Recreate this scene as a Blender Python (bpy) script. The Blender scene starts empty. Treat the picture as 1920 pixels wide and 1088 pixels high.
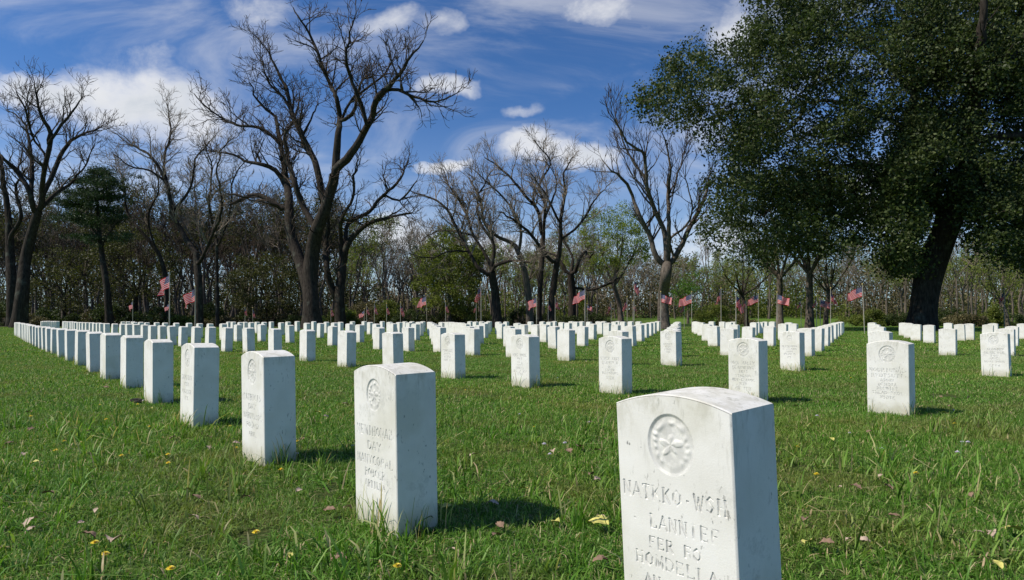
import bpy, math, random
import numpy as np
R = math.radians
F, H, CAMH = 1180.0, 600.5, 0.85          # focal length (px of the 1920 wide photo), horizon row, eye height
sc = bpy.context.scene

# ------------------------------------------------------------------ camera
cam_d = bpy.data.cameras.new('camera')
cam = bpy.data.objects.new('camera', cam_d)
sc.collection.objects.link(cam)
cam.location = (0, 0, CAMH)
cam.rotation_euler = (R(90), 0, 0)
cam_d.sensor_width = 36
cam_d.lens = 36 * F / 1920
cam_d.shift_y = (H - 544) / 1920
cam_d.clip_start = 0.05
cam_d.clip_end = 4000
cam_d.dof.use_dof = False
cam_d.dof.focus_distance = 7.5
cam_d.dof.aperture_fstop = 7.0
sc.camera = cam

# ------------------------------------------------------------------ sun, exposure
SUN_AZ, SUN_EL = 76.0, 47.0               # bearing the light travels towards (from +Y to +X), elevation
tx, ty = math.sin(R(SUN_AZ)), math.cos(R(SUN_AZ))
sd = bpy.data.lights.new('sun', 'SUN')
sd.energy = 4.9
sd.angle = R(0.55)
sd.color = (1.0, 0.94, 0.84)
sun = bpy.data.objects.new('sun', sd)
sc.collection.objects.link(sun)
from mathutils import Vector, Matrix, noise as mnoise
sun.rotation_euler = Vector((tx * math.cos(R(SUN_EL)), ty * math.cos(R(SUN_EL)), -math.sin(R(SUN_EL)))).to_track_quat('-Z', 'Y').to_euler()
sc.view_settings.view_transform = 'Standard'
sc.view_settings.look = 'None'
sc.view_settings.exposure = 0.0
sc.view_settings.gamma = 1.0

# ------------------------------------------------------------------ node helper
class NT:
    def __init__(s, tree): s.t = tree; s.n = tree.nodes; s.l = tree.links
    def new(s, ty, **kw):
        n = s.n.new(ty)
        for k, v in kw.items():
            if k.startswith('i_'):
                k2 = k[2:]
                n.inputs[int(k2) if k2.isdigit() else k2.replace('_', ' ')].default_value = v
            else: setattr(n, k, v)
        return n
    def put(s, sock, v):
        if isinstance(v, bpy.types.NodeSocket): s.l.new(v, sock)
        else: sock.default_value = v
    def math(s, op, a, b=0.0, c=0.0, clamp=False):
        n = s.n.new('ShaderNodeMath'); n.operation = op; n.use_clamp = clamp
        s.put(n.inputs[0], a); s.put(n.inputs[1], b)
        if op in ('MULTIPLY_ADD', 'COMPARE', 'SMOOTH_MAX', 'SMOOTH_MIN'): s.put(n.inputs[2], c)
        return n.outputs[0]
    def ss(s, v, a, b):
        n = s.n.new('ShaderNodeMapRange'); n.interpolation_type = 'SMOOTHSTEP'
        s.put(n.inputs[0], v); n.inputs[1].default_value = a; n.inputs[2].default_value = b
        return n.outputs[0]
    def mix(s, fac, a, b, blend='MIX'):
        n = s.n.new('ShaderNodeMix'); n.data_type = 'RGBA'; n.blend_type = blend
        s.put(n.inputs[0], fac)
        for i, v in ((6, a), (7, b)):
            if isinstance(v, (tuple, list)): v = tuple(v) + (1.0,) if len(v) == 3 else tuple(v)
            s.put(n.inputs[i], v)
        return n.outputs[2]
    def noise(s, vec, scale, detail=4, rough=0.55, dist=0.0, out=0):
        n = s.n.new('ShaderNodeTexNoise'); n.inputs['Scale'].default_value = scale
        n.inputs['Detail'].default_value = detail; n.inputs['Roughness'].default_value = rough
        n.inputs['Distortion'].default_value = dist
        if vec is not None: s.l.new(vec, n.inputs['Vector'])
        return n.outputs[out]
    def ramp(s, v, stops):
        n = s.n.new('ShaderNodeValToRGB'); e = n.color_ramp.elements
        while len(e) < len(stops): e.new(0.5)
        for el, (p, c) in zip(e, stops): el.position = p; el.color = tuple(c) + (1.0,)
        s.l.new(v, n.inputs[0]); return n.outputs[0]
    def scale(s, vec, v):
        n = s.n.new('ShaderNodeMapping'); n.inputs['Scale'].default_value = v; s.l.new(vec, n.inputs['Vector'])
        return n.outputs[0]

# ------------------------------------------------------------------ world: sky with broken cumulus
W = bpy.data.worlds.new('World'); sc.world = W; W.use_nodes = True
t = NT(W.node_tree); t.n.clear()
sky = t.new('ShaderNodeTexSky', sky_type='NISHITA', sun_disc=False)
sky.sun_elevation = R(SUN_EL); sky.sun_rotation = R(SUN_AZ + 180)
sky.air_density = 1.0; sky.dust_density = 0.35; sky.ozone_density = 3.0; sky.altitude = 300
tc = t.new('ShaderNodeTexCoord')
sep = t.new('ShaderNodeSeparateXYZ'); t.l.new(tc.outputs['Generated'], sep.inputs[0])
yy = t.math('MAXIMUM', t.math('ABSOLUTE', sep.outputs[1]), 0.12)
u = t.math('DIVIDE', sep.outputs[0], yy); v = t.math('DIVIDE', sep.outputs[2], yy)
comb = t.new('ShaderNodeCombineXYZ'); t.l.new(u, comb.inputs[0]); t.l.new(v, comb.inputs[1])
t.l.new(t.math('SIGN', sep.outputs[1]), comb.inputs[2])
P = comb.outputs[0]
wn = t.noise(P, 5.0, 5, 0.62, out=1)
ws = t.new('ShaderNodeSeparateXYZ'); t.l.new(wn, ws.inputs[0])
uu = t.math('ADD', u, t.math('MULTIPLY', t.math('SUBTRACT', ws.outputs[0], 0.5), 0.14))
vv = t.math('ADD', v, t.math('MULTIPLY', t.math('SUBTRACT', ws.outputs[1], 0.5), 0.10))
acc = None
for px, py, a, b, k in [(240, 180, 165, 62, .95), (330, 235, 130, 60, .9), (60, 170, 90, 30, .8), (480, 20, 75, 36, .50), (270, 95, 70, 22, .45), (715, 46, 70, 24, .62), (835, 50, 45, 26, .6),
                        (835, 158, 66, 20, .85), (842, 304, 52, 13, .8), (1010, 268, 78, 30, .95), (1105, 292, 62, 27, .9), (1110, 18, 80, 34, .7), (1385, 70, 50, 60, .8), (998, 204, 40, 14, .36),
                        (730, 425, 85, 40, 1.0), (700, 330, 60, 20, .35), (930, 470, 260, 45, .75), (180, 400, 190, 60, .5), (1320, 470, 160, 60, .6), (1230, 55, 60, 14, .36), (1300, 260, 60, 40, .35), (1660, 380, 120, 90, .75), (150, 320, 230, 60, .35)]:
    du = t.math('DIVIDE', t.math('SUBTRACT', uu, (px - 960) / F), a * 1.30 / F)
    dv = t.math('DIVIDE', t.math('SUBTRACT', vv, (H - py) / F), b * 1.30 / F)
    d2 = t.math('ADD', t.math('MULTIPLY', du, du), t.math('MULTIPLY', dv, dv))
    g = t.math('MULTIPLY', t.math('SUBTRACT', 1.0, d2, clamp=True), k)
    acc = g if acc is None else t.math('ADD', t.math('MAXIMUM', acc, g), t.math('MULTIPLY', t.math('MINIMUM', acc, g), .5))
fine = t.noise(t.scale(P, (1, 1.5, 1)), 6.5, 10, 0.66, 0.35)
front = t.ss(sep.outputs[1], -.02, .05)
dens = t.math('ADD', t.math('MULTIPLY', acc, front), t.math('MULTIPLY', t.math('SUBTRACT', fine, 0.50), 1.7))
m1 = t.math('MULTIPLY', t.math('MULTIPLY', t.ss(dens, 0.02, 1.15), t.ss(acc, 0.0, .25)), front)
# thin streaked cirrus
cir = t.noise(t.scale(P, (1.3, 3.6, 1.0)), 2.3, 7, 0.6, 0.6)
m2 = t.math('MULTIPLY', t.math('MULTIPLY', t.ss(cir, 0.42, 0.78), 0.42), front)
# clouds in the rest of the sky (behind the camera)
beh = t.math('MULTIPLY', t.ss(t.noise(P, 2.2, 7, 0.6), 0.60, 0.72), t.ss(sep.outputs[1], 0.0, -0.2))
veil = t.math('MULTIPLY', t.math('MULTIPLY', t.ss(sep.outputs[2], .34, .03), front), .26)
mask = t.math('MAXIMUM', t.math('MAXIMUM', m1, t.math('ADD', m2, veil)), beh)
cloudcol = t.mix(t.ss(t.math('ADD', dens, t.math('MULTIPLY', t.math('SUBTRACT', t.noise(P, 6.0, 5), .5), 1.6)), 0.55, 1.5), (9.6, 9.6, 9.7), (6.0, 6.6, 7.5))
tint = t.mix(1.0, sky.outputs[0], (0.52, 0.84, 1.22), 'MULTIPLY')
lift = t.mix(t.ss(sep.outputs[2], 0.30, 0.02), tint, t.mix(1.0, tint, (1.15, 1.12, 1.02), 'MULTIPLY'))
fin = t.mix(mask, lift, cloudcol)
bg = t.new('ShaderNodeBackground', i_Strength=0.092); t.l.new(fin, bg.inputs[0])
wo = t.new('ShaderNodeOutputWorld'); t.l.new(bg.outputs[0], wo.inputs[0])

# ------------------------------------------------------------------ object helpers
col = sc.collection
def tag(o, label=None, cat=None, group=None, kind=None):
    if label: o['label'] = label
    if cat: o['category'] = cat
    if group: o['group'] = group
    if kind: o['kind'] = kind
    return o
def empty(name, loc=(0, 0, 0), rz=0.0):
    o = bpy.data.objects.new(name, None); col.objects.link(o); o.empty_display_size = 0.2
    o.location = loc; o.rotation_euler = (0, 0, rz); return o
def mesh(name, V, faces=None, mat=None, loops=None, sizes=None, smooth=False):
    """faces: list of tuples or int array (n,k) ; mixed via loops+sizes"""
    me = bpy.data.meshes.new(name)
    V = np.asarray(V, dtype=np.float32)
    if loops is None:
        A = np.asarray(faces, dtype=np.int32); loops = A.ravel(); sizes = np.full(len(A), A.shape[1], dtype=np.int32)
    me.vertices.add(len(V)); me.vertices.foreach_set('co', V.ravel())
    me.loops.add(len(loops)); me.loops.foreach_set('vertex_index', np.asarray(loops, dtype=np.int32))
    starts = np.concatenate([[0], np.cumsum(sizes)[:-1]]).astype(np.int32)
    me.polygons.add(len(sizes)); me.polygons.foreach_set('loop_start', starts)
    me.polygons.foreach_set('loop_total', np.asarray(sizes, dtype=np.int32))
    if smooth: me.polygons.foreach_set('use_smooth', np.ones(len(sizes), dtype=bool))
    me.update(calc_edges=True)
    if mat: me.materials.append(mat)
    return me
def attr(me, name, data, dom='POINT', ty='FLOAT'):
    a = me.attributes.new(name, ty, dom)
    a.data.foreach_set('value' if ty != 'FLOAT_VECTOR' else 'vector', np.asarray(data, dtype=np.float32).ravel())
def obj(name, me, parent=None, loc=None):
    o = bpy.data.objects.new(name, me); col.objects.link(o)
    if parent: o.parent = parent
    if loc is not None: o.location = loc
    return o

# ------------------------------------------------------------------ terrain height and back-projection
GY = np.array([-50, 22, 25, 32, 43, 60, 75, 100, 150, 260, 600.]); GZ = np.array([0, 0, .036, .077, .13, .17, .2, .75, 2.1, 5.2, 7.])
def gz(y): return float(np.interp(y, GY, GZ))
def ground_at(px, py):
    Z = 10.0
    for _ in range(60):
        Z = 0.5 * Z + 0.5 * F * (CAMH - gz(Z)) / max(py - H, 4.0)
    return ((px - 960) / F * Z, Z, gz(Z))
def P3(px, py, Z): return np.array([(px - 960) / F * Z, Z, CAMH - (py - H) / F * Z])
SINK = 0.03                                # turf roots sit this much below the mown surface

# ------------------------------------------------------------------ materials
def newmat(name):
    m = bpy.data.materials.new(name); m.use_nodes = True; n = NT(m.node_tree); n.n.clear()
    out = n.new('ShaderNodeOutputMaterial'); b = n.new('ShaderNodeBsdfPrincipled')
    n.l.new(b.outputs[0], out.inputs[0]); return m, n, b, out
def bump(n, b, h, strength, dist):
    bp = n.new('ShaderNodeBump'); bp.inputs['Strength'].default_value = strength; bp.inputs['Distance'].default_value = dist
    n.l.new(h, bp.inputs['Height']); n.l.new(bp.outputs[0], b.inputs['Normal'])

def marble(name, dirt=0.0):
    m, n, b, _ = newmat(name)
    geo = n.new('ShaderNodeNewGeometry'); tco = n.new('ShaderNodeTexCoord')
    oi = n.new('ShaderNodeObjectInfo')
    pos = tco.outputs['Object']
    off = n.new('ShaderNodeVectorMath', operation='ADD'); n.l.new(geo.outputs['Position'], off.inputs[0])
    pw = off.outputs[0]
    base = n.ramp(n.noise(pw, 7.0, 5), [(.3, (.76, .73, .65)), (.55, (.83, .80, .725)), (.75, (.86, .835, .775))])
    sp = n.new('ShaderNodeSeparateXYZ'); n.l.new(pos, sp.inputs[0])
    # streaks that run down from the top, lichen flecks, soil at the foot
    st = n.noise(n.scale(pw, (38, 38, 7)), 1.0, 5, .7)
    top = n.ss(sp.outputs[2], .42, .66)
    streak = n.math('MULTIPLY', n.ss(st, .53, .74), n.math('ADD', n.math('MULTIPLY', top, .80), .07))
    c = n.mix(streak, base, (.34, .33, .27))
    fl = n.math('MULTIPLY', n.ss(n.noise(n.scale(pw, (60, 60, 34)), 1.0, 3, .6), .665, .72), n.ss(n.noise(pw, 5.5, 2), .46, .6))
    c = n.mix(n.math('MULTIPLY', fl, .8), c, (.17, .17, .15))
    c = n.mix(n.math('MULTIPLY', n.ss(n.noise(pw, 3.1, 4), .48, .72), .42), c, (.55, .52, .38))
    c = n.mix(n.math('MULTIPLY', n.ss(n.noise(pw, 14, 6, .75), .50, .66), n.math('MULTIPLY', n.ss(n.noise(pw, 2.3, 2), .46, .64), .45)), c, (.46, .45, .38))
    band = n.math('MULTIPLY', n.ss(n.math('ADD', sp.outputs[2], n.math('MULTIPLY', n.noise(pw, 9, 4), .12)), .575, .70), n.ss(n.noise(n.scale(pw, (22, 22, 12)), 1.0, 5, .7), .42, .64))
    c = n.mix(n.math('MULTIPLY', band, .46), c, (.47, .44, .33))
    pit = n.math('MULTIPLY', n.ss(n.noise(n.scale(pw, (85, 85, 30)), 1.0, 4, .65), .60, .68), n.ss(n.noise(pw, 8.5, 3), .50, .62))
    c = n.mix(n.math('MULTIPLY', pit, .75), c, (.22, .21, .18))
    foot = n.math('MULTIPLY', n.ss(n.math('ADD', sp.outputs[2], n.math('MULTIPLY', n.noise(pw, 18, 3), .10)), .17, .05), .55)
    c = n.mix(foot, c, (.40, .36, .22))
    if dirt:
        c = n.mix(n.math('MULTIPLY', n.ss(n.noise(n.scale(pw, (40, 40, 40)), 1.0, 3), .33, .58), dirt), c, (.27, .27, .26))
    n.l.new(c, b.inputs['Base Color']); b.inputs['Roughness'].default_value = .62
    b.inputs['Specular IOR Level'].default_value = .3
    bump(n, b, n.noise(pw, 260, 3), .12, .004)
    return m
M_STONE = marble('marble'); M_LETTER = marble('marble_lettering', .42); M_EMBLEM = marble('marble_emblem', .30)

def bark(name, c0, c1, lich=(.16, .17, .13)):
    m, n, b, _ = newmat(name)
    g = n.new('ShaderNodeNewGeometry').outputs['Position']
    k = n.noise(n.scale(g, (9, 9, 1.6)), 1.0, 6, .7)
    c = n.ramp(k, [(.32, c0), (.66, c1)])
    c = n.mix(n.math('MULTIPLY', n.ss(n.noise(g, 1.4, 4), .55, .75), .45), c, lich)
    n.l.new(c, b.inputs['Base Color']); b.inputs['Roughness'].default_value = .95; b.inputs['Specular IOR Level'].default_value = .1
    bump(n, b, k, .9, .08)
    return m
M_BARK = bark('bark_dark', (.012, .010, .008), (.070, .056, .044))
M_BARKG = bark('bark_grey', (.05, .04, .032), (.20, .165, .13))
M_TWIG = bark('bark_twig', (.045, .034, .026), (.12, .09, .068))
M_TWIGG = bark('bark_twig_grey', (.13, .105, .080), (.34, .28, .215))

def leafmat(name, cols, transl=.35, rough=.55):
    m, n, b, out = newmat(name)
    a = n.new('ShaderNodeAttribute', attribute_name='rnd')
    g = n.new('ShaderNodeNewGeometry').outputs['Position']
    big = n.noise(g, .55, 3)
    f = n.math('ADD', n.math('MULTIPLY', a.outputs['Fac'], .5), n.math('MULTIPLY_ADD', big, 1.1, -.30))
    c = n.ramp(f, [(.15 + .7 * i / (len(cols) - 1), k) for i, k in enumerate(cols)])
    n.l.new(c, b.inputs['Base Color']); b.inputs['Roughness'].default_value = rough
    b.inputs['Specular IOR Level'].default_value = .22
    tr = n.new('ShaderNodeBsdfTranslucent'); n.l.new(n.mix(1.0, c, (1.3, 1.5, .7), 'MULTIPLY'), tr.inputs[0])
    mx = n.new('ShaderNodeMixShader'); mx.inputs[0].default_value = transl
    n.l.new(b.outputs[0], mx.inputs[1]); n.l.new(tr.outputs[0], mx.inputs[2]); n.l.new(mx.outputs[0], out.inputs[0])
    return m
M_LEAF_DARK = leafmat('leaves_dark', [(.020, .030, .007), (.042, .060, .015), (.12, .145, .050)], .25, .5)
M_LEAF_OLIVE = leafmat('leaves_olive', [(.065, .080, .014), (.13, .155, .030), (.22, .24, .055)], .35)
M_LEAF_DUSK = leafmat('leaves_dusk', [(.030, .034, .010), (.062, .064, .020), (.13, .125, .040)], .28)
M_LEAF_SPRING = leafmat('leaves_spring', [(.10, .13, .018), (.18, .23, .035), (.27, .31, .06)], .35)
M_LEAF_GREEN = leafmat('leaves_green', [(.05, .11, .014), (.10, .20, .025), (.17, .27, .045)], .35)
M_NEEDLE = leafmat('needles', [(.018, .036, .014), (.036, .066, .022), (.065, .10, .032)], .15)
M_BRUSH = leafmat('brush', [(.06, .052, .026), (.12, .10, .048), (.19, .165, .075)], .2)

def grassmat():
    m, n, b, out = newmat('grass_blade')
    a = n.new('ShaderNodeAttribute', attribute_name='rnd'); hgt = n.new('ShaderNodeAttribute', attribute_name='hgt')
    g = n.new('ShaderNodeNewGeometry').outputs['Position']
    patch = n.noise(g, .9, 5, .6)
    c = n.ramp(a.outputs['Fac'], [(.0, (.045, .105, .010)), (.35, (.085, .205, .020)), (.66, (.155, .315, .042)), (.86, (.26, .38, .09)), (.94, (.46, .41, .21)), (1.0, (.54, .40, .25))])
    dry = n.mix(.55, c, (.23, .20, .075))
    c = n.mix(n.math('MULTIPLY', n.ss(patch, .46, .66), .78), c, dry)
    c = n.mix(n.math('MULTIPLY', n.ss(n.noise(g, .22, 3), .42, .62), .35), c, n.mix(1.0, c, (1.4, 1.22, .9), 'MULTIPLY'))
    n.l.new(c, b.inputs['Base Color']); b.inputs['Roughness'].default_value = .5; b.inputs['Specular IOR Level'].default_value = .22
    tr = n.new('ShaderNodeBsdfTranslucent'); n.l.new(n.mix(1.0, c, (1.3, 1.4, .6), 'MULTIPLY'), tr.inputs[0])
    mx = n.new('ShaderNodeMixShader'); mx.inputs[0].default_value = .30
    n.l.new(b.outputs[0], mx.inputs[1]); n.l.new(tr.outputs[0], mx.inputs[2]); n.l.new(mx.outputs[0], out.inputs[0])
    return m
M_GRASS = grassmat()

def groundmat():
    m, n, b, _ = newmat('turf')
    g = n.new('ShaderNodeNewGeometry').outputs['Position']
    sp = n.new('ShaderNodeSeparateXYZ'); n.l.new(g, sp.inputs[0])
    k = n.noise(g, 55, 5, .7); k2 = n.noise(n.scale(g, (6, 1.6, 6)), 1.0, 6, .65)
    c = n.ramp(k, [(.30, (.020, .030, .008)), (.5, (.050, .080, .016)), (.68, (.13, .12, .05))])
    c = n.mix(n.ss(k2, .52, .68), c, (.095, .085, .035))
    far = n.ss(sp.outputs[1], 12, 34)
    fc = n.ramp(k2, [(.3, (.065, .125, .014)), (.5, (.095, .17, .022)), (.7, (.16, .20, .05))])
    c = n.mix(far, c, fc)
    # the wood floor beyond the field: leaf litter
    wf = n.math('MULTIPLY', n.ss(n.math('ADD', sp.outputs[1], n.math('MULTIPLY', n.noise(g, .05, 3), 12)), 62, 72), n.ss(sp.outputs[0], 26, 8))
    c = n.mix(wf, c, n.ramp(n.noise(g, 1.5, 5), [(.35, (.020, .016, .010)), (.65, (.055, .042, .024))]))
    n.l.new(c, b.inputs['Base Color']); b.inputs['Roughness'].default_value = .95; b.inputs['Specular IOR Level'].default_value = .1
    bump(n, b, n.noise(g, 25, 5, .7), .8, .03)
    return m
def flat(name, c, rough=.6, transl=0):
    m, n, b, out = newmat(name)
    g = n.new('ShaderNodeNewGeometry').outputs['Position']
    cc = n.mix(n.ss(n.noise(g, 40, 4), .35, .65), tuple(x * .72 for x in c), tuple(min(1, x * 1.15) for x in c))
    n.l.new(cc, b.inputs['Base Color']); b.inputs['Roughness'].default_value = rough
    return m
M_PETAL = flat('petal_yellow', (.80, .62, .03), .5)
M_PALE = flat('petal_pale', (.72, .66, .72), .5)
M_DRY = flat('leaf_dry', (.24, .15, .095), .8)
M_DRYL = flat('leaf_dry_pale', (.50, .37, .27), .8)
M_DRYY = flat('leaf_dry_yellow', (.55, .50, .13), .7)
M_STEM = flat('stem_green', (.08, .14, .03), .6)
M_POLE = flat('pole_pale', (.42, .38, .30), .5)
M_POLEW = flat('pole_wood', (.30, .24, .16), .7)
M_FINIAL = flat('finial_gold', (.55, .40, .12), .35)

def flagmat():
    m, n, b, out = newmat('flag_cloth')
    uv = n.new('ShaderNodeUVMap').outputs[0]
    s = n.new('ShaderNodeSeparateXYZ'); n.l.new(uv, s.inputs[0])
    U, Vv = s.outputs[0], s.outputs[1]          # U along fly 0..1, V 0 at top .. 1 at bottom
    stripe = n.math('GREATER_THAN', n.math('FRACT', n.math('MULTIPLY', Vv, 6.5)), .60)
    c = n.mix(stripe, (.60, .004, .015), (.60, .56, .54))
    inc = n.math('MULTIPLY', n.math('LESS_THAN', U, .40), n.math('LESS_THAN', Vv, 7 / 13))
    # staggered stars: 11 columns, 9 rows
    cu = n.math('MULTIPLY', U, 12 / .40); cv = n.math('MULTIPLY', Vv, 10 / (7 / 13))
    ru, rv = n.math('ROUND', cu), n.math('ROUND', cv)
    par = n.math('LESS_THAN', n.math('MODULO', n.math('ADD', ru, rv), 2.0), .5)
    d = n.math('ADD', n.math('POWER', n.math('SUBTRACT', cu, ru), 2.0), n.math('POWER', n.math('SUBTRACT', cv, rv), 2.0))
    ins = n.math('MULTIPLY', n.math('GREATER_THAN', ru, .5), n.math('MULTIPLY', n.math('LESS_THAN', ru, 11.5), n.math('MULTIPLY', n.math('GREATER_THAN', rv, .5), n.math('LESS_THAN', rv, 9.5))))
    star = n.math('MULTIPLY', n.math('MULTIPLY', n.math('LESS_THAN', d, .13), par), ins)
    can = n.mix(star, (.010, .016, .10), (.5, .5, .5))
    c = n.mix(inc, c, can)
    n.l.new(c, b.inputs['Base Color']); b.inputs['Roughness'].default_value = .75
    tr = n.new('ShaderNodeBsdfTranslucent'); n.l.new(c, tr.inputs[0])
    mx = n.new('ShaderNodeMixShader'); mx.inputs[0].default_value = .3
    n.l.new(b.outputs[0], mx.inputs[1]); n.l.new(tr.outputs[0], mx.inputs[2]); n.l.new(mx.outputs[0], out.inputs[0])
    return m
M_FLAG = flagmat()

# ------------------------------------------------------------------ ground
def axis(lo, hi, n, k):
    s = np.linspace(-1, 1, n); a = np.sinh(s * k) / np.sinh(k); return np.where(a < 0, -a * lo, a * hi)
gx = axis(-420, 420, 121, 3.2); gy = np.concatenate([np.linspace(-25, 0, 8)[:-1], np.linspace(0, 60, 90)[:-1], np.linspace(60, 160, 40)[:-1], np.linspace(160, 560, 20)])
X, Y = np.meshgrid(gx, gy)
Z = np.interp(Y, GY, GZ) - SINK
V = np.stack([X.ravel(), Y.ravel(), Z.ravel()], 1)
nx, ny = len(gx), len(gy)
i = np.arange(ny - 1)[:, None] * nx + np.arange(nx - 1)[None, :]
FA = np.stack([i, i + 1, i + nx + 1, i + nx], -1).reshape(-1, 4)
tag(obj('ground', mesh('ground', V, FA, groundmat(), smooth=True)), 'mown green cemetery lawn running back to the woods', kind='structure')

# ------------------------------------------------------------------ grass (stuff): blade patches instanced over the lawn
rng = np.random.default_rng(7)
def patch_mesh(name, size, n, hmean, wid, seed, lie=.5, clump=0):
    r = np.random.default_rng(seed)
    bx = r.uniform(-size / 2, size / 2, n); by = r.uniform(-size / 2, size / 2, n)
    if clump:
        cx = r.uniform(-size / 2, size / 2, clump); cy = r.uniform(-size / 2, size / 2, clump)
        k = r.integers(0, clump, n); sel = r.random(n) < .75
        bx = np.where(sel, cx[k] + r.normal(0, .018, n), bx); by = np.where(sel, cy[k] + r.normal(0, .018, n), by)
    h = hmean * np.exp(r.normal(0, .38, n)); w = wid * r.uniform(.6, 1.35, n)
    a = r.uniform(0, 2 * np.pi, n); lean = np.abs(r.normal(0, lie, n)) + .08
    dx, dy = np.cos(a), np.sin(a)
    b = a + np.pi / 2 + r.normal(0, .5, n); sx, sy = np.cos(b) * w / 2, np.sin(b) * w / 2
    V = np.zeros((n, 7, 3)); L = [(0, 0, 1.), (.42, .95, .92), (.78, 1.5, .62)]
    for j, (s, bend, ww) in enumerate(L):
        out = h * s * lean * (.45 + .5 * s) * 1.0; up = h * s * np.sqrt(np.maximum(.08, 1 - (lean * s * .75) ** 2))
        cx_, cy_ = bx + dx * out, by + dy * out
        V[:, 2 * j] = np.stack([cx_ - sx * ww, cy_ - sy * ww, up], 1); V[:, 2 * j + 1] = np.stack([cx_ + sx * ww, cy_ + sy * ww, up], 1)
    out = h * lean * .95; up = h * np.sqrt(np.maximum(.05, 1 - (lean * .85) ** 2)) * .96
    V[:, 6] = np.stack([bx + dx * out, by + dy * out, up], 1)
    base = np.arange(n)[:, None] * 7
    q = np.array([0, 1, 3, 2, 2, 3, 5, 4, 4, 5, 6]); loops = (base + q[None]).ravel()
    sizes = np.tile([4, 4, 3], n)
    me = mesh(name, V.reshape(-1, 3), None, M_GRASS, loops=loops, sizes=sizes, smooth=True)
    attr(me, 'rnd', np.repeat(r.random(n), 7))
    return me
def gn_scatter(name, pts, rots, scls, idx, patches, label):
    me = bpy.data.meshes.new(name); me.vertices.add(len(pts)); me.vertices.foreach_set('co', np.asarray(pts, np.float32).ravel())
    attr(me, 'rotv', rots, ty='FLOAT_VECTOR'); attr(me, 'sclv', scls)
    a = me.attributes.new('pick', 'INT', 'POINT'); a.data.foreach_set('value', np.asarray(idx, np.int32))
    o = tag(obj(name, me), label, kind='stuff')
    ng = bpy.data.node_groups.new(name + '_scatter', 'GeometryNodeTree')
    ng.interface.new_socket('Geometry', in_out='INPUT', socket_type='NodeSocketGeometry')
    ng.interface.new_socket('Geometry', in_out='OUTPUT', socket_type='NodeSocketGeometry')
    N, Lk = ng.nodes, ng.links
    gi, go = N.new('NodeGroupInput'), N.new('NodeGroupOutput')
    ip = N.new('GeometryNodeInstanceOnPoints'); jg = N.new('GeometryNodeJoinGeometry')
    for p in patches[::-1]:
        po = bpy.data.objects.new(p.name, p)
        oi = N.new('GeometryNodeObjectInfo'); oi.inputs['Object'].default_value = po; oi.inputs['As Instance'].default_value = True
        Lk.new(oi.outputs['Geometry'], jg.inputs[0])
    Lk.new(gi.outputs[0], ip.inputs['Points']); Lk.new(jg.outputs[0], ip.inputs['Instance']); ip.inputs['Pick Instance'].default_value = True
    for nm, dt, sock in (('rotv', 'FLOAT_VECTOR', 'Rotation'), ('sclv', 'FLOAT', 'Scale'), ('pick', 'INT', 'Instance Index')):
        na = N.new('GeometryNodeInputNamedAttribute'); na.data_type = dt; na.inputs[0].default_value = nm
        Lk.new([s for s in na.outputs if s.enabled][0], ip.inputs[sock])
    Lk.new(ip.outputs[0], go.inputs[0])
    md = o.modifiers.new('scatter', 'NODES'); md.node_group = ng
    return o
def lawn(name, y0, y1, step, patches, label, jit=.25, s0=1.0, keep=1.0, mx=.90, pad=1.2):
    pts = []
    y = y0
    while y < y1:
        w = mx * y + pad
        for x in np.arange(-w, w, step):
            if rng.random() > keep: continue
            pts.append((x + rng.uniform(-jit, jit) * step, y + rng.uniform(-jit, jit) * step, 0))
        y += step
    pts = np.array(pts); pts[:, 2] = np.interp(pts[:, 1], GY, GZ) - SINK
    n = len(pts); rots = np.zeros((n, 3)); rots[:, 2] = rng.uniform(0, 6.283, n)
    return gn_scatter(name, pts, rots, s0 * rng.uniform(.8, 1.25, n), rng.integers(0, len(patches), n), patches, label)
near = [patch_mesh('turf_near', .55, 2600, .028, .0036, 10 + k, 1.5) for k in range(5)]
lawn('grass', 1.5, 6.2, .42, near, 'short dense green lawn grass in the foreground')
mid = [patch_mesh('turf_mid', 1.1, 4600, .025, .0064, 20 + k, 1.4) for k in range(4)]
lawn('grass', 6.0, 17.0, .85, mid, 'green lawn grass between the nearer headstones')
fars = [patch_mesh('turf_far', 3.2, 6800, .028, .017, 30 + k, 1.3) for k in range(3)]
lawn('grass', 16.5, 64.0, 2.5, fars, 'green lawn grass among the distant headstones', mx=.86, pad=3)
rough = [patch_mesh('turf_coarse', .45, 105, .082, .0075, 40 + k, 1.3, clump=8) for k in range(5)]
lawn('grass', 1.5, 5.2, .40, rough, 'coarse long blades of tufty grass in the foreground', keep=.65)
rough2 = [patch_mesh('turf_tufts', .9, 110, .050, .0055, 50 + k, 1.0, clump=9) for k in range(4)]
lawn('grass', 5.0, 16, .9, rough2, 'scattered taller tufts in the lawn between the headstones', keep=.28)

# ------------------------------------------------------------------ headstones
SW, ST, SH, SAG = .345, .195, .627, .032
YAW = R(-42.5)
u_dir = np.array([math.sin(YAW), math.cos(YAW)]); v_dir = np.array([math.cos(YAW), -math.sin(YAW)])
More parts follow.
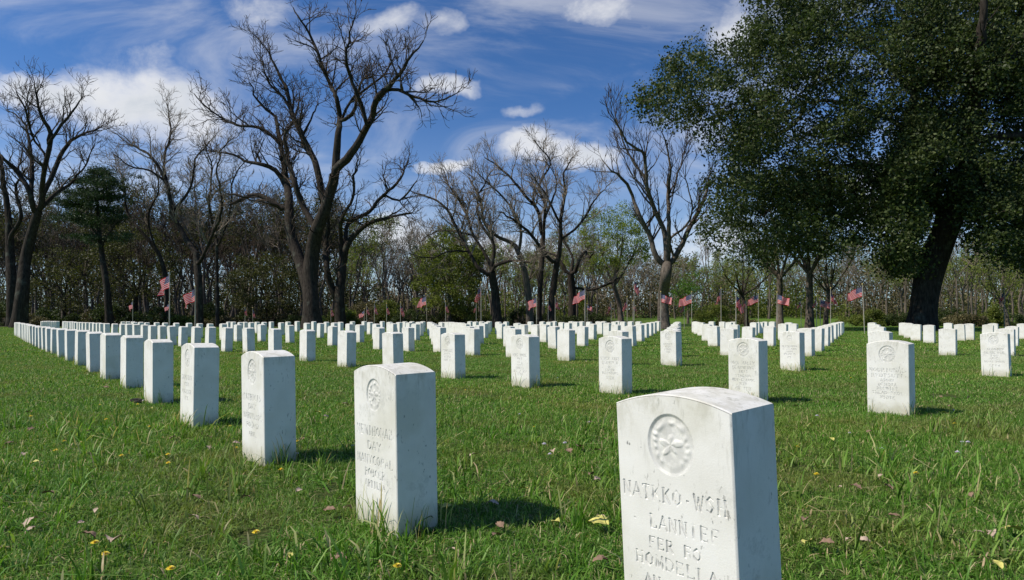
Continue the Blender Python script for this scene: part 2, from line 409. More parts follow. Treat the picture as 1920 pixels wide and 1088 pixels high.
# local frame: +x = along the inscription left->right (= -u_dir), +y = into the stone (v_dir)
ROT = math.atan2(-u_dir[1], -u_dir[0])
FONT = {  # strokes in a 4 x 6 box: (x0,y0,x1,y1,thick?)
 'A': [(0, 0, 2, 6, 0), (2, 6, 4, 0, 1), (.7, 2, 3.3, 2, 0)], 'B': [(.5, 0, .5, 6, 1), (.5, 6, 2.8, 5.6, 0), (2.8, 5.6, 2.8, 3.4, 1), (2.8, 3.4, .5, 3.1, 0), (2.8, 3.2, 3.5, 1.6, 1), (3.5, 1.6, 2.6, 0, 1), (2.6, 0, .5, 0, 0)],
 'C': [(3.7, 5, 2.2, 6, 0), (2.2, 6, .6, 4.6, 1), (.6, 4.6, .6, 1.4, 1), (.6, 1.4, 2.2, 0, 1), (2.2, 0, 3.7, 1, 0)], 'D': [(.6, 0, .6, 6, 1), (.6, 6, 2.4, 5.8, 0), (2.4, 5.8, 3.8, 4, 1), (3.8, 4, 3.8, 2, 1), (3.8, 2, 2.4, .2, 1), (2.4, .2, .6, 0, 0)],
 'E': [(.7, 0, .7, 6, 1), (.7, 6, 3.4, 6, 0), (.7, 3.1, 2.7, 3.1, 0), (.7, 0, 3.5, 0, 0), (3.4, 6, 3.4, 5.2, 0), (3.5, 0, 3.5, .9, 0)], 'F': [(.7, 0, .7, 6, 1), (.7, 6, 3.5, 6, 0), (.7, 3.1, 2.7, 3.1, 0), (.2, 0, 1.3, 0, 0), (3.5, 6, 3.5, 5.2, 0)],
 'G': [(3.7, 5, 2.2, 6, 0), (2.2, 6, .6, 4.6, 1), (.6, 4.6, .6, 1.4, 1), (.6, 1.4, 2.2, 0, 1), (2.2, 0, 3.5, .6, 0), (3.5, .4, 3.5, 2.6, 1)], 'H': [(.6, 0, .6, 6, 1), (3.4, 0, 3.4, 6, 1), (.6, 3, 3.4, 3, 0), (.1, 0, 1.1, 0, 0), (2.9, 0, 3.9, 0, 0), (.1, 6, 1.1, 6, 0), (2.9, 6, 3.9, 6, 0)],
 'I': [(2, 0, 2, 6, 1), (1.4, 0, 2.6, 0, 0), (1.4, 6, 2.6, 6, 0)], 'K': [(.7, 0, .7, 6, 1), (.7, 2.6, 3.4, 6, 0), (1.5, 3.4, 3.7, 0, 1), (.2, 0, 1.2, 0, 0), (.2, 6, 1.2, 6, 0)], 'L': [(.8, 0, .8, 6, 1), (.8, 0, 3.5, 0, 0), (3.5, 0, 3.5, 1, 0), (.3, 6, 1.3, 6, 0)],
 'M': [(.4, 0, .7, 6, 0), (.7, 6, 2.1, 1, 1), (2.1, 1, 3.5, 6, 0), (3.5, 6, 3.8, 0, 1)], 'N': [(.5, 0, .5, 6, 0), (.5, 6, 3.5, 0, 1), (3.5, 0, 3.5, 6, 0), (.1, 6, .8, 6, 0), (3.1, 6, 3.9, 6, 0)],
 'O': [(2, 6, .4, 4.3, 1), (.4, 4.3, .4, 1.7, 1), (.4, 1.7, 2, 0, 1), (2, 0, 3.6, 1.7, 0), (3.6, 1.7, 3.6, 4.3, 1), (3.6, 4.3, 2, 6, 0)], 'P': [(.7, 0, .7, 6, 1), (.7, 6, 2.8, 5.8, 0), (2.8, 5.8, 3.4, 4.5, 1), (3.4, 4.5, 2.6, 3, 1), (2.6, 3, .7, 2.9, 0), (.2, 0, 1.3, 0, 0)],
 'R': [(.7, 0, .7, 6, 1), (.7, 6, 2.8, 5.8, 0), (2.8, 5.8, 3.3, 4.5, 1), (3.3, 4.5, 2.5, 3.1, 1), (2.5, 3.1, .7, 3, 0), (1.9, 3, 3.8, 0, 1), (.2, 0, 1.2, 0, 0)], 'S': [(3.3, 5.2, 2, 6, 0), (2, 6, .8, 4.8, 1), (.8, 4.8, 3.2, 2.1, 1), (3.2, 2.1, 2.1, 0, 1), (2.1, 0, .6, .9, 0)],
 'T': [(2, 0, 2, 6, 1), (.3, 6, 3.7, 6, 0), (.3, 6, .3, 5.1, 0), (3.7, 6, 3.7, 5.1, 0), (1.5, 0, 2.5, 0, 0)], 'U': [(.6, 6, .6, 1.5, 1), (.6, 1.5, 2, 0, 1), (2, 0, 3.4, 1.5, 0), (3.4, 1.5, 3.4, 6, 0)], 'V': [(.2, 6, 2, 0, 1), (2, 0, 3.8, 6, 0)],
 'W': [(0, 6, 1.1, 0, 1), (1.1, 0, 2, 5, 0), (2, 5, 2.9, 0, 1), (2.9, 0, 4, 6, 0)], 'Y': [(.3, 6, 2, 3, 1), (2, 3, 3.7, 6, 0), (2, 3, 2, 0, 1)], 'X': [(.3, 6, 3.7, 0, 1), (.3, 0, 3.7, 6, 0)],
 '-': [(1, 3, 3, 3, 0)], '.': [(1.8, 2.6, 2.2, 2.6, 1)], ' ': [], '1': [(2, 0, 2, 6, 1), (2, 6, 1.2, 5.2, 0)], '8': [(2, 6, .8, 4.6, 1), (.8, 4.6, 3.2, 1.6, 1), (3.2, 1.6, 2, 0, 1), (2, 0, .8, 1.4, 0), (.8, 1.4, 3.2, 4.6, 0), (3.2, 4.6, 2, 6, 0)], '6': [(3, 6, .8, 3, 1), (.8, 3, .8, 1.2, 1), (.8, 1.2, 2, 0, 0), (2, 0, 3.2, 1.5, 1), (3.2, 1.5, 2, 3.2, 0), (2, 3.2, .8, 2, 0)],
}
def carve(S, Zc, lines, em, emr, thick):
    """depth of cut (metres) of the lettering at points S,Zc, and emblem relief"""
    D = np.zeros_like(S)
    for txt, zc, cap, width in lines:
        n = len(txt); adv = width / n; cw = adv * .80; x0 = SW / 2 - width / 2
        for k, ch in enumerate(txt):
            for (ax, ay, bx, by, th) in FONT.get(ch, []):
                A = np.array([x0 + k * adv + ax / 4 * cw, zc - cap / 2 + ay / 6 * cap]); B = np.array([x0 + k * adv + bx / 4 * cw, zc - cap / 2 + by / 6 * cap])
                w = (thick if th else thick * .5) * .72
                lo = np.minimum(A, B) - w; hi = np.maximum(A, B) + w
                m = (S >= lo[0]) & (S <= hi[0]) & (Zc >= lo[1]) & (Zc <= hi[1])
                if not m.any(): continue
                p = np.stack([S[m], Zc[m]], 1) - A; d = B - A; L2 = max(d @ d, 1e-9)
                tt = np.clip(p @ d / L2, 0, 1)[:, None]; dist = np.linalg.norm(p - tt * d, axis=1)
                ps = S[m]; pz = Zc[m]; wear = np.clip(.95 + .9 * np.sin(ps * 61 + 3 * np.sin(pz * 47 + n)) * np.sin(pz * 83 + 2.3 * np.sin(ps * 39)), .12, 1)
                cut = .0026 * wear * np.clip((w - dist) / w * 1.6, 0, 1)
                D[m] = np.maximum(D[m], cut)
    E = np.zeros_like(S)
    cx, cz = em; dx, dz = (S - cx), (Zc - cz) / 1.12
    r = np.hypot(dx, dz); a = np.arctan2(dz, dx)
    inside = r < emr
    E = np.where(inside, .0046 * np.clip((emr - r) / (emr * .10), 0, 1), 0)          # sunk disc
    # raised wreath and star inside the disc
    a2 = a + .16 * np.sin(S * 70) * np.sin(Zc * 60 + 1); r = r * (1 + .06 * np.sin(S * 80 + 2) * np.sin(Zc * 70))
    wr = np.exp(-((r - emr * .70) / (emr * .085)) ** 2) * (.55 + .35 * np.sin(a2 * 13 + 4 * np.sin(a * 2)))
    star_r = emr * (.36 + .10 * np.cos(5 * (a2 - math.pi / 2)) + .08 * np.sin(2 * a + 1) + .05 * np.sin(7 * a2))
    st = np.clip((star_r - r) / (emr * .12), 0, 1) * (.75 + .25 * np.cos(5 * (a - math.pi / 2)))
    E = E - np.where(inside, .0042 * np.clip(wr + st * (.85 + .25 * np.sin(S * 90) * np.sin(Zc * 80)), 0, 1.2), 0)
    E = E * (.42 + .58 * np.clip((dz - dx) / emr * .55 + .5, 0, 1))
    return D, E, inside
def fine_stone(step, lines, em, emr, thick, name):
    s = np.concatenate([[0], np.linspace(.004, SW - .004, int(SW / step)), [SW]])
    def topz(x): k = (x / SW * 2 - 1); return SH + SAG * (1 - k * k)
    tf = np.concatenate([np.linspace(-.14, .02, 4)[:-1], np.linspace(.02, 1, int(.64 / step))]) 
    S, T = np.meshgrid(s, tf); TZ = topz(S)
    Zc = np.where(T < 0, T, T * TZ)
    # last row is the chamfer's outer edge
    Zi = Zc.copy(); Zi[-2] = Zc[-1] - .004
    Zc = Zi
    D, E, inside = carve(S, Zc, lines, em, emr, thick)
    Yd = D + E
    Yd[:, 0] = .004; Yd[:, -1] = .004; Yd[-1, :] = .004
    Vv = np.stack([S.ravel(), Yd.ravel(), Zc.ravel()], 1)
    nr, nc = S.shape
    i = np.arange(nr - 1)[:, None] * nc + np.arange(nc - 1)[None, :]
    Q = np.stack([i, i + 1, i + nc + 1, i + nc], -1).reshape(-1, 4)
    Dv = D.ravel(); ins = inside.ravel()
    ise = ins[Q].sum(1) >= 3
    isl = (Dv[Q].max(1) > .0004) & ~ise
    out = {}
    def sub(mask, nm, mat, extraV=None, extraQ=None):
        q = Q[mask]; used, inv = np.unique(q.ravel(), return_inverse=True)
        VV = Vv[used]; QQ = inv.reshape(-1, 4)
        if extraV is not None:
            k = len(VV); VV = np.concatenate([VV, extraV]); QQ = np.concatenate([QQ, extraQ + k])
        return mesh(nm, VV, QQ, mat)
    # remaining faces of the block
    cols = np.linspace(0, nc - 1, 25).astype(int); xs = s[cols]; tz = topz(xs); z0 = -.14
    ev, eq = [], []
    def addq(*p):
        b = len(ev); ev.extend(p); eq.append([b, b + 1, b + 2, b + 3])
    c = .004
    for k in range(len(xs) - 1):
        x0, x1, a0, a1 = xs[k], xs[k + 1], tz[k], tz[k + 1]
        addq((x0, c, a0), (x1, c, a1), (x1, ST - c, a1), (x0, ST - c, a0))
        addq((x0, ST - c, a0), (x1, ST - c, a1), (x1, ST, a1 - c), (x0, ST, a0 - c))
        addq((x1, ST, z0), (x0, ST, z0), (x0, ST, a0 - c), (x1, ST, a1 - c))
    addq((0, ST - c, z0), (0, c, z0), (0, c, tz[0]), (0, ST - c, tz[0]))
    addq((0, ST, z0), (0, ST - c, z0), (0, ST - c, tz[0]), (0, ST, tz[0] - c))
    addq((SW, c, z0), (SW, ST - c, z0), (SW, ST - c, tz[-1]), (SW, c, tz[-1]))
    addq((SW, ST - c, z0), (SW, ST, z0), (SW, ST, tz[-1] - c), (SW, ST - c, tz[-1]))
    body = sub(~ise & ~isl, name, M_STONE, np.array(ev), np.array(eq))
    return body, sub(ise, 'emblem', M_EMBLEM), (sub(isl, 'inscription', M_LETTER) if isl.any() else None)
def plain_stone(name, seed):
    r = np.random.default_rng(seed); sag = SAG * r.uniform(.75, 1.15); c = .006
    n = 13; xs = np.linspace(0, SW, n); k = xs / SW * 2 - 1; tz = SH + sag * (1 - k * k)
    ev, eq = [], []
    def addq(*p):
        b = len(ev); ev.extend(p); eq.append([b, b + 1, b + 2, b + 3])
    z0 = -.14
    for k in range(n - 1):
        x0, x1, a0, a1 = xs[k], xs[k + 1], tz[k], tz[k + 1]
        addq((x0, 0, z0), (x1, 0, z0), (x1, 0, a1 - c), (x0, 0, a0 - c))
        addq((x0, 0, a0 - c), (x1, 0, a1 - c), (x1, c, a1), (x0, c, a0))
        addq((x0, c, a0), (x1, c, a1), (x1, ST - c, a1), (x0, ST - c, a0))
        addq((x0, ST - c, a0), (x1, ST - c, a1), (x1, ST, a1 - c), (x0, ST, a0 - c))
        addq((x1, ST, z0), (x0, ST, z0), (x0, ST, a0 - c), (x1, ST, a1 - c))
    for X0, sg in ((0, 0), (SW, 1)):
        t0 = tz[0] if not sg else tz[-1]
        p = [(X0, 0, z0), (X0, ST, z0), (X0, ST, t0 - c), (X0, 0, t0 - c)]
        addq(*(p if sg else p[::-1]))
        p = [(X0, 0, t0 - c), (X0, ST, t0 - c), (X0, ST - c, t0), (X0, c, t0)]
        addq(*(p if sg else p[::-1]))
    return mesh(name, np.array(ev), np.array(eq), M_STONE)
SR = random.Random(5)
EMC = (SW / 2, .533)
fine_defs = {
 'A0': (.0015, [('NATKKO.WSH', .402, .037, .315), ('. LANNIEF', .329, .034, .27), ('FER FO', .273, .028, .16), ('HOMDELLA', .226, .030, .25), ('AN MOLI', .172, .028, .20)], .0042, .070),
 'A1': (.0019, [('MEMIHONAL', .379, .038, .30), ('DAY', .316, .034, .12), ('MANYCOPAL', .255, .036, .30), ('ROBCER', .200, .032, .17), ('ARTILLA', .152, .028, .17)], .0042, .062),
 'A2': (.0028, [('PATRICIS', 0.375, .036, .27), ('DAY', 0.320, .030, .12), ('MARTINSON', 0.260, .032, .28), ('ROLAND', 0.205, .028, .19), ('ARMY', 0.150, .026, .12)], .0045, .070),
 'A3': (.0035, [('HAROLDSN', 0.375, .036, .27), ('COX', 0.320, .030, .12), ('MADISON', 0.260, .032, .24), ('PFC', 0.205, .028, .10)], .005, .070),
 'B0': (.0028, [('NOURIUNAL', 0.385, .034, .30), ('RYDTSUTI', 0.335, .032, .27), ('ASOMI', 0.292, .024, .12), ('DENDIA', 0.252, .026, .16), ('KUNDIET', 0.214, .026, .18), ('THEAD-KNOT', 0.176, .026, .26), ('MSDTE', 0.134, .026, .13)], .0042, .072),
 'B1': (.0032, [('MAX HALLY', 0.390, .034, .27), ('DEARNEUWM', 0.340, .030, .25), ('IRIS', 0.298, .024, .11), ('VIRGTON', 0.252, .026, .18), ('MDY-CKKOOK', 0.210, .026, .26), ('NTS', 0.170, .024, .09), ('HOF 81XY', 0.120, .030, .19)], .0048, .072),
 'B2': (.0036, [('STARK KAXT', 0.390, .036, .29), ('KUMMUN N', 0.340, .034, .24), ('OF', 0.292, .024, .06), ('COMPA', 0.256, .026, .14), ('WILKSBURG', 0.218, .026, .24), ('SIEM', 0.160, .032, .12)], .005, .070),
 'B3': (.0042, [('ROBT MOORE', 0.390, .034, .27), ('PVT', 0.340, .03, .10), ('US A', 0.300, .026, .10), ('NAVY', 0.260, .026, .12), ('KOREAS', 0.220, .028, .16), ('AUG 16 KIA', 0.180, .028, .26), ('LEDA', 0.140, .028, .12)], .005, .068),
 'B4': (.005, [('CONNELLY', 0.390, .034, .25), ('PFC US', 0.340, .026, .16), ('WORLD', 0.300, .026, .16), ('MAR 11', 0.250, .026, .2)], .006, .068),
 'C0': (.005, [('JACOBSEN', 0.390, .03, .25), ('CLARENCE', 0.340, .03, .26), ('SGT', 0.290, .024, .10), ('ARMY', 0.250, .024, .14), ('WORLDWAR', 0.200, .024, .26), ('1886', 0.140, .026, .15)], .006, .068),
 'C1': (.005, [('HUTCHENSON', 0.390, .026, .26), ('M CLARK', 0.345, .026, .26), ('AMOS', 0.300, .026, .13), ('BROOKLYN', 0.260, .026, .20), ('1861', 0.210, .024, .10)], .006, .05),
 'C2': (.0055, [('EVANS', 0.390, .03, .2), ('NAVY', 0.340, .03, .12), ('HONOR', 0.290, .03, .16), ('1868', 0.240, .024, .10)], .006, .066),
}
fine_meshes = {k: fine_stone(d[0], d[1], EMC, d[3], d[2], 'headstone_' + 'block') for k, d in fine_defs.items()}
plain = [plain_stone('headstone_block', k) for k in range(5)]

def T(s): return [tuple(float(x) for x in p.split(',')) for p in s.split()]
A = T('1394,1296 745.5,998.6 496,870.4 361.5,799 286,755 236,726 198,709.5 169,696.7 145.4,684.8 126,676 110.4,669.2 97.4,663.6 88.4,660 80.8,656 73.6,653 67,650 61.8,647.2 57,644.6 53.2,642.3 49.5,640.2 46,638.3 43,636.6 40,635 37.4,633.5 34.8,632.2 32.4,630.8 30,629.5 27.6,628.3')
Bx = [1705.5, 1423.5, 1166.5, 992.5, 853.2, 738, 649.6, 574.8, 513.3, 463.8, 421.8, 391, 364, 339.4, 319.7, 300.4, 282.5, 267.6, 252, 239, 226.5, 211, 197, 188, 182, 175, 168.6, 161.5, 155, 150, 145.4, 140, 136.4, 133.5, 130.6, 127, 124, 121, 118]
By = [777, 753, 737, 724.3, 709, 697, 687, 676.7, 668.5, 662.5, 658.7]
q = 1 / (658.7 - H)
while len(By) < len(Bx): q += .00105; By.append(H + 1 / q)
B = list(zip(Bx, By))
C = T('1892.6,705 1500,693.8 1268,685 1067,675.4 889,665.8 766,658 710.8,655 622.8,648 542.7,643.2 489.2,639.8 444,639.8 417,636.6 391.2,634.6 372,633.4 352,632.2 328,631 307,630 291,629 273,628.3 262,627.6 250,627')
zones = [
 ('left_far', 'of the small distant stones left of the tallest bare tree', T('77,620.5 80.5,620.5 84,620.5 88,620.5 92,620.5 96.5,620.5 101,620.5 105,620.5 229,623 238,623 247,623 428,624 436,625 449,627 458,625 470,629 481,625 494,627 508,622 527,628 539,624.5 557,622 575,631 588,623')),
 ('mid_far', 'of the distant stones just left of the first grass aisle', T('600,633 612,625 627,630 638,627 655,636 661,622 674.4,641.4 683,622 693.8,627 705,636 717,622 731,627 737,634 749,627 759,622 768,630 773,622 780,638 785,625 788,630 793,622.5')),
 ('aisle_block', 'in the small block between the two narrow grass aisles', T('825.7,659.3 819,645 814,636 810,630 807,625 829,626 835,626 841,626.5 848,627 855,629 861,630 867,632 873,635 881,649 883,622.5 893,624 899.5,645 904,622 909.5,633.5 915,626 918,622')),
 ('centre_block', 'of the distant block right of the second grass aisle', T('967,669.7 957,649.6 941,635 936,626 950,623 972,632 984,640 996,623 1007.6,640.5 1024,641 1019,623 1032,625 1042.5,652.6 1041,622 1055,627 1067,630 1073,622 1082,626 1096,648.2 1092,622 1106,623 1113,636.5 1124,622 1129,626.5 1134,622 1142,632 1154,623 1157.6,639 1161,622 1167,684 1171,625 1187,648.8 1185,622 1200,623 1203,639.6 1212.5,633.5 1221,629.5 1228,625.5 1235.5,621')),
 ('file', 'from the front in the single file of stones beside the ridged tree trunk', T('1268.5,668 1269.5,655 1271,645 1272,637 1273,629 1273.8,624')),
 ('right_block', 'in the block under the flags on the right', T('1306.5,623.5 1311,626 1319,629.5 1330,638.7 1345,648.7 1375,666.5 1338,623 1358,624 1371,627 1383,641 1378,624 1410,652 1418,629 1430,625 1438,623 1450,648.7 1452,624 1474,637.4 1484,628 1493,635 1521.7,667.8 1540,658.7 1552.5,648.9 1560,642.4 1567.5,635.6 1573,631 1577.5,628 1580.5,625')),
 ('far_right', 'of those on the far right before the huge tree', T('1667.5,690 1657.5,655 1648.5,640 1641,630 1699.6,629 1711,633.4 1725.8,638.3 1751.5,643.4 1791.6,666 1785,631 1809,638.5 1826,637.3 1861,640 1871,636 1901.5,667 1908.5,648.8 1925,635.5')),
]
ORD = ['first', 'second', 'third', 'fourth', 'fifth', 'sixth', 'seventh', 'eighth', 'ninth', 'tenth', 'eleventh', 'twelfth', 'thirteenth', 'fourteenth', 'fifteenth', 'sixteenth', 'seventeenth', 'eighteenth', 'nineteenth', 'twentieth']
def ordn(k):
    if k < 20: return ORD[k]
    k += 1; return '%d%s' % (k, {1: 'st', 2: 'nd', 3: 'rd'}.get(k % 10, 'th') if k % 100 not in (11, 12, 13) else 'th')
SPECIAL = {'A0': 'largest white marble headstone in the foreground, its foot cut off by the view',
           'A1': 'tall white headstone with round emblem, nearest one left of the largest headstone',
           'B0': 'white marble headstone with round emblem and seven lines of lettering, front one on the right',
           'C0': 'white marble headstone at the right edge of the view with faint round emblem'}
stone_pos = []
def stone(key, px, py, label, group, fine=None):
    if key == 'A0':
        Z = F * CAMH / (py - H)
        p = ((px - 960) / F * Z, Z, 0.0)
    else: p = ground_at(px, py)
    z_off = 0.0
    yaw = ROT + R(SR.gauss(0, .9) + {'A0': -1.6, 'B0': 3.5}.get(key, 0))
    cx, cy = p[0] - math.cos(yaw) * SW, p[1] - math.sin(yaw) * SW
    # origin: left front bottom corner; front right corner lands on the measured spot
    if fine:
        bm, em, ins = fine_meshes[fine]
        o = obj('headstone', bm); obj('emblem', em, o)
        if ins: obj('inscription', ins, o)
    else:
        o = obj('headstone', plain[SR.randrange(len(plain))])
    o.location = (cx, cy, p[2] + SR.uniform(-.008, .008) * (0 if fine else 1))
    o.rotation_euler = (R(SR.gauss(0, .8)), R(SR.gauss(0, .9)), yaw)
    tilt = {'A0': -2.6, 'A1': -.9, 'A2': -.7, 'B0': -.9, 'B1': -.7, 'B2': -.5}.get(key)
    if tilt is not None: o.rotation_euler = (Matrix.Rotation(R(tilt), 3, 'Y') @ Matrix.Rotation(yaw, 3, 'Z')).to_euler()
    tag(o, label, 'headstone', group)
    stone_pos.append((cx, cy, yaw, p[1])); return o
for k, (x, y) in enumerate(A):
    fk = 'A%d' % k if 'A%d' % k in fine_defs else None
    stone('A%d' % k, x, y, SPECIAL.get('A%d' % k, '%s headstone from the camera in the long outermost row on the left' % ordn(k)), 'headstones in the outermost left row', fk)
for k, (x, y) in enumerate(B):
    fk = 'B%d' % k if 'B%d' % k in fine_defs else None
    stone('B%d' % k, x, y, SPECIAL.get('B%d' % k, '%s headstone from the right in the second long row back' % ordn(k)), 'headstones in the second row', fk)
for k, (x, y) in enumerate(C):
    fk = 'C%d' % k if 'C%d' % k in fine_defs else None
    stone('C%d' % k, x, y, SPECIAL.get('C%d' % k, '%s headstone from the right in the third long row back' % ordn(k)), 'headstones in the third row', fk)
for zn, txt, L in zones:
    L = sorted(L, key=(lambda a: -a[1]) if zn == 'file' else (lambda a: a[0]))
    for k, (x, y) in enumerate(L):
        lab = ('%s headstone %s' % (ordn(k), txt)) if zn == 'file' else ('%s headstone from the left %s' % (ordn(k), txt))
        stone(zn, x, y, lab, 'headstones in the distance' if y < 655 else 'headstones in the middle distance')

# dark long blades standing against the feet of the stones
r = np.random.default_rng(3)
tp, tr_, ts, ti = [], [], [], []
for (cx, cy, yaw, zz) in stone_pos:
    if zz > 17: continue
    dx, dy = math.cos(yaw), math.sin(yaw)
    n = 16 if zz < 5 else 10
    for _ in range(n):
        side = r.random()
        if side < .5: a, b = r.uniform(-.02, SW + .02), -r.uniform(.0, .05)
        elif side < .85: a, b = SW + r.uniform(.0, .05), r.uniform(-.02, ST + .02)
        else: a, b = r.uniform(0, SW), ST + .03
        tp.append((cx + dx * a - dy * b, cy + dy * a + dx * b, gz(cy) - SINK)); tr_.append((0, 0, r.uniform(0, 6.28))); ts.append(r.uniform(.55, 1.1)); ti.append(r.integers(0, 4))
foot = []
for k in range(4):
    me = patch_mesh('turf_foot', .06, 6, .125, .0052, 60 + k, .42); foot.append(me)
gn_scatter('grass', tp, tr_, ts, ti, foot, 'uncut longer blades around the feet of the headstones')

# ------------------------------------------------------------------ trees
class Tubes:
    def __init__(s): s.V = []; s.L = []; s.n = 0
    def add(s, pts, rad, sides):
        pts = np.asarray(pts, float); rad = np.asarray(rad, float); n = len(pts)
        tg = np.gradient(pts, axis=0); tg /= np.linalg.norm(tg, axis=1)[:, None] + 1e-9
        ref = np.array([1., 0, 0]) if abs(tg[:, 0]).mean() < .6 else np.array([0, 1., 0])
        a = np.cross(tg, ref); a /= np.linalg.norm(a, axis=1)[:, None] + 1e-9; b = np.cross(tg, a)
        th = np.arange(sides) * 2 * np.pi / sides
        ring = pts[:, None] + rad[:, None, None] * (np.cos(th)[None, :, None] * a[:, None] + np.sin(th)[None, :, None] * b[:, None])
        s.V.append(ring.reshape(-1, 3))
        i = (np.arange(n - 1)[:, None] * sides + np.arange(sides)[None]) ; j = (np.arange(n - 1)[:, None] * sides + (np.arange(sides)[None] + 1) % sides)
        s.L.append(np.stack([i, i + sides, j + sides, j], -1).reshape(-1, 4) + s.n); s.n += n * sides
    def build(s, name, mat): return mesh(name, np.concatenate(s.V), np.concatenate(s.L), mat, smooth=True)
def smooth_path(P_, n):
    P_ = np.asarray(P_, float)
    if len(P_) < 3: return np.array([P_[0] + (P_[-1] - P_[0]) * t_ for t_ in np.linspace(0, 1, n)])
    d = np.r_[0, np.cumsum(np.linalg.norm(np.diff(P_[:, :3], axis=0), axis=1))]
    m = np.gradient(P_, d, axis=0); out = []
    for tt in np.linspace(0, d[-1], n):
        k = min(np.searchsorted(d, tt, side='right') - 1, len(d) - 2); h = d[k + 1] - d[k]; x = (tt - d[k]) / h
        out.append((2 * x**3 - 3 * x**2 + 1) * P_[k] + (x**3 - 2 * x**2 + x) * h * m[k] + (-2 * x**3 + 3 * x**2) * P_[k + 1] + (x**3 - x**2) * h * m[k + 1])
    return np.array(out)
def rnd_perp(r, t_):
    w = r.normal(size=3); w -= w @ t_ * t_; return w / (np.linalg.norm(w) + 1e-9)
def sprout(TB, pts, rad, L, level, r, o, ends):
    """grow side branches along a limb"""
    seg = np.linalg.norm(np.diff(pts, axis=0), axis=1).sum()
    n = max(2, int(seg / o['space'][level] * r.uniform(.8, 1.2)))
    for q_ in range(n + 1):
        tt = 1.0 if q_ == n else r.uniform(o['t0'][level], 1.0)
        k = tt * (len(pts) - 1); i0 = int(min(k, len(pts) - 2)); f = k - i0
        p = pts[i0] * (1 - f) + pts[i0 + 1] * f; rr = rad[i0] * (1 - f) + rad[i0 + 1] * f
        tg = pts[i0 + 1] - pts[i0]; tg /= np.linalg.norm(tg) + 1e-9
        ang = R(r.uniform(28, 62)) if q_ < n else R(r.uniform(5, 25))
        d = tg * math.cos(ang) + rnd_perp(r, tg) * math.sin(ang); d[2] += o['up'] ; d /= np.linalg.norm(d)
        ln = L * r.uniform(.55, 1.25) * (1.15 - .5 * tt) * (.6 if q_ == n else 1)
        r0 = max(min(rr * .62, ln * .035), o['rmin'] * 1.15)
        m = 6 if level == 0 else (5 if level == 1 else 4)
        P_ = [p]; dd = d.copy()
        for _ in range(m):
            dd = dd + r.normal(size=3) * o['crook']; dd[2] += o['trop']; dd /= np.linalg.norm(dd); P_.append(P_[-1] + dd * ln / m)
        P_ = np.array(P_); rd = np.linspace(r0, max(o['rmin'] * .7, r0 * .35), len(P_))
        TB.add(P_, rd, 5 if level == 0 else 3)
        if level + 1 < o['levels']: sprout(TB, P_, rd, L * o['decay'], level + 1, r, o, ends)
        else: ends.append(P_[-1])
OPT = dict(space=[.85, .50, .36, .4], t0=[.22, .12, .1, .1], up=.22, crook=.19, trop=.05, rmin=.015, levels=3, decay=.60)
def make_tree(name, limbs, Z, seed, bk, tw, o=None, L=2.6, label='', dslope=.5, cat='tree', group=None, r_scale=.9):
    """limbs: list of (parent limb index or -1, [(px, py, halfwidth px), ...]); the first is the trunk"""
    op = dict(OPT); op.update(o or {})
    r = np.random.default_rng(seed)
    base = limbs[0][1][0]; bx = (base[0] - 960) / F * Z; bz = gz(Z) - SINK - .1
    root = empty(name, (bx, Z, bz)); off = np.array([bx, Z, bz])
    TB, TW = Tubes(), Tubes(); depth = {}; ends = []; allp = []
    for li, (par, pl) in enumerate(limbs):
        sl = 0 if li == 0 else r.uniform(-dslope, dslope)
        if par >= 0:
            pp = depth[par]; k0 = np.argmin([(a[0] - pl[0][0]) ** 2 + (a[1] - pl[0][1]) ** 2 for a in pp]); y0 = pp[k0][2]; sl += .4 * pp[-1][3]
            pts0 = [(pp[k0][0], pp[k0][1], pl[0][2])] + list(pl)
            if (pp[k0][0] - pl[0][0]) ** 2 + (pp[k0][1] - pl[0][1]) ** 2 < 4: pts0 = list(pl)
        else: y0 = 0; pts0 = list(pl)
        rec = []; dist = 0; last = pts0[0]; W3 = []
        for (x, y, w) in pts0:
            dist += math.hypot(x - last[0], y - last[1]) / F * Z; last = (x, y)
            yd = y0 + sl * dist + (r.normal() * .12 * min(dist, 4) if dist > 1 else 0)
            rec.append((x, y, yd, sl)); q_ = P3(x, y, Z + yd); W3.append(list(q_) + [w / F * Z * r_scale])
        if li == 0: W3[0][2] = bz
        depth[li] = rec; W3 = np.array(W3)
        tot = np.linalg.norm(np.diff(W3[:, :3], axis=0), axis=1).sum()
        n = max(6, int(tot / .55)); S_ = smooth_path(W3, n); pts = S_[:, :3]; rad = np.maximum(S_[:, 3], op['rmin'])
        if li > 0: pts = pts + r.normal(size=pts.shape) * np.linspace(0, .05 * 1, n)[:, None] * 1.2
        if li == 0:
            rad = rad * (1 + .35 * np.exp(-np.linspace(0, tot, n) / .9)); pts = pts.copy()
        TB.add(pts - off, rad, 12 if li == 0 else 8); allp.append((pts - off, rad))
        if li > 0 or len(limbs) == 1: sprout(TW, pts - off, rad, L, 0, r, op, ends)
    tr = obj('trunk', TB.build('trunk', bk), root)
    crown = TW if TW.V else None
    if crown: obj('crown', TW.build('crown', tw), root)
    tag(root, label, cat, group)
    return root, off, allp, ends
def zm(x0, y0, s, txt):
    """'x,y,w x,y,w ...' measured on an enlarged crop -> photo pixels"""
    return [(x0 + float(a) / s, y0 + float(b) / s, float(c) / s) for a, b, c in (p.split(',') for p in txt.split())]
z1 = lambda s_: zm(360, 0, 1.7, s_)
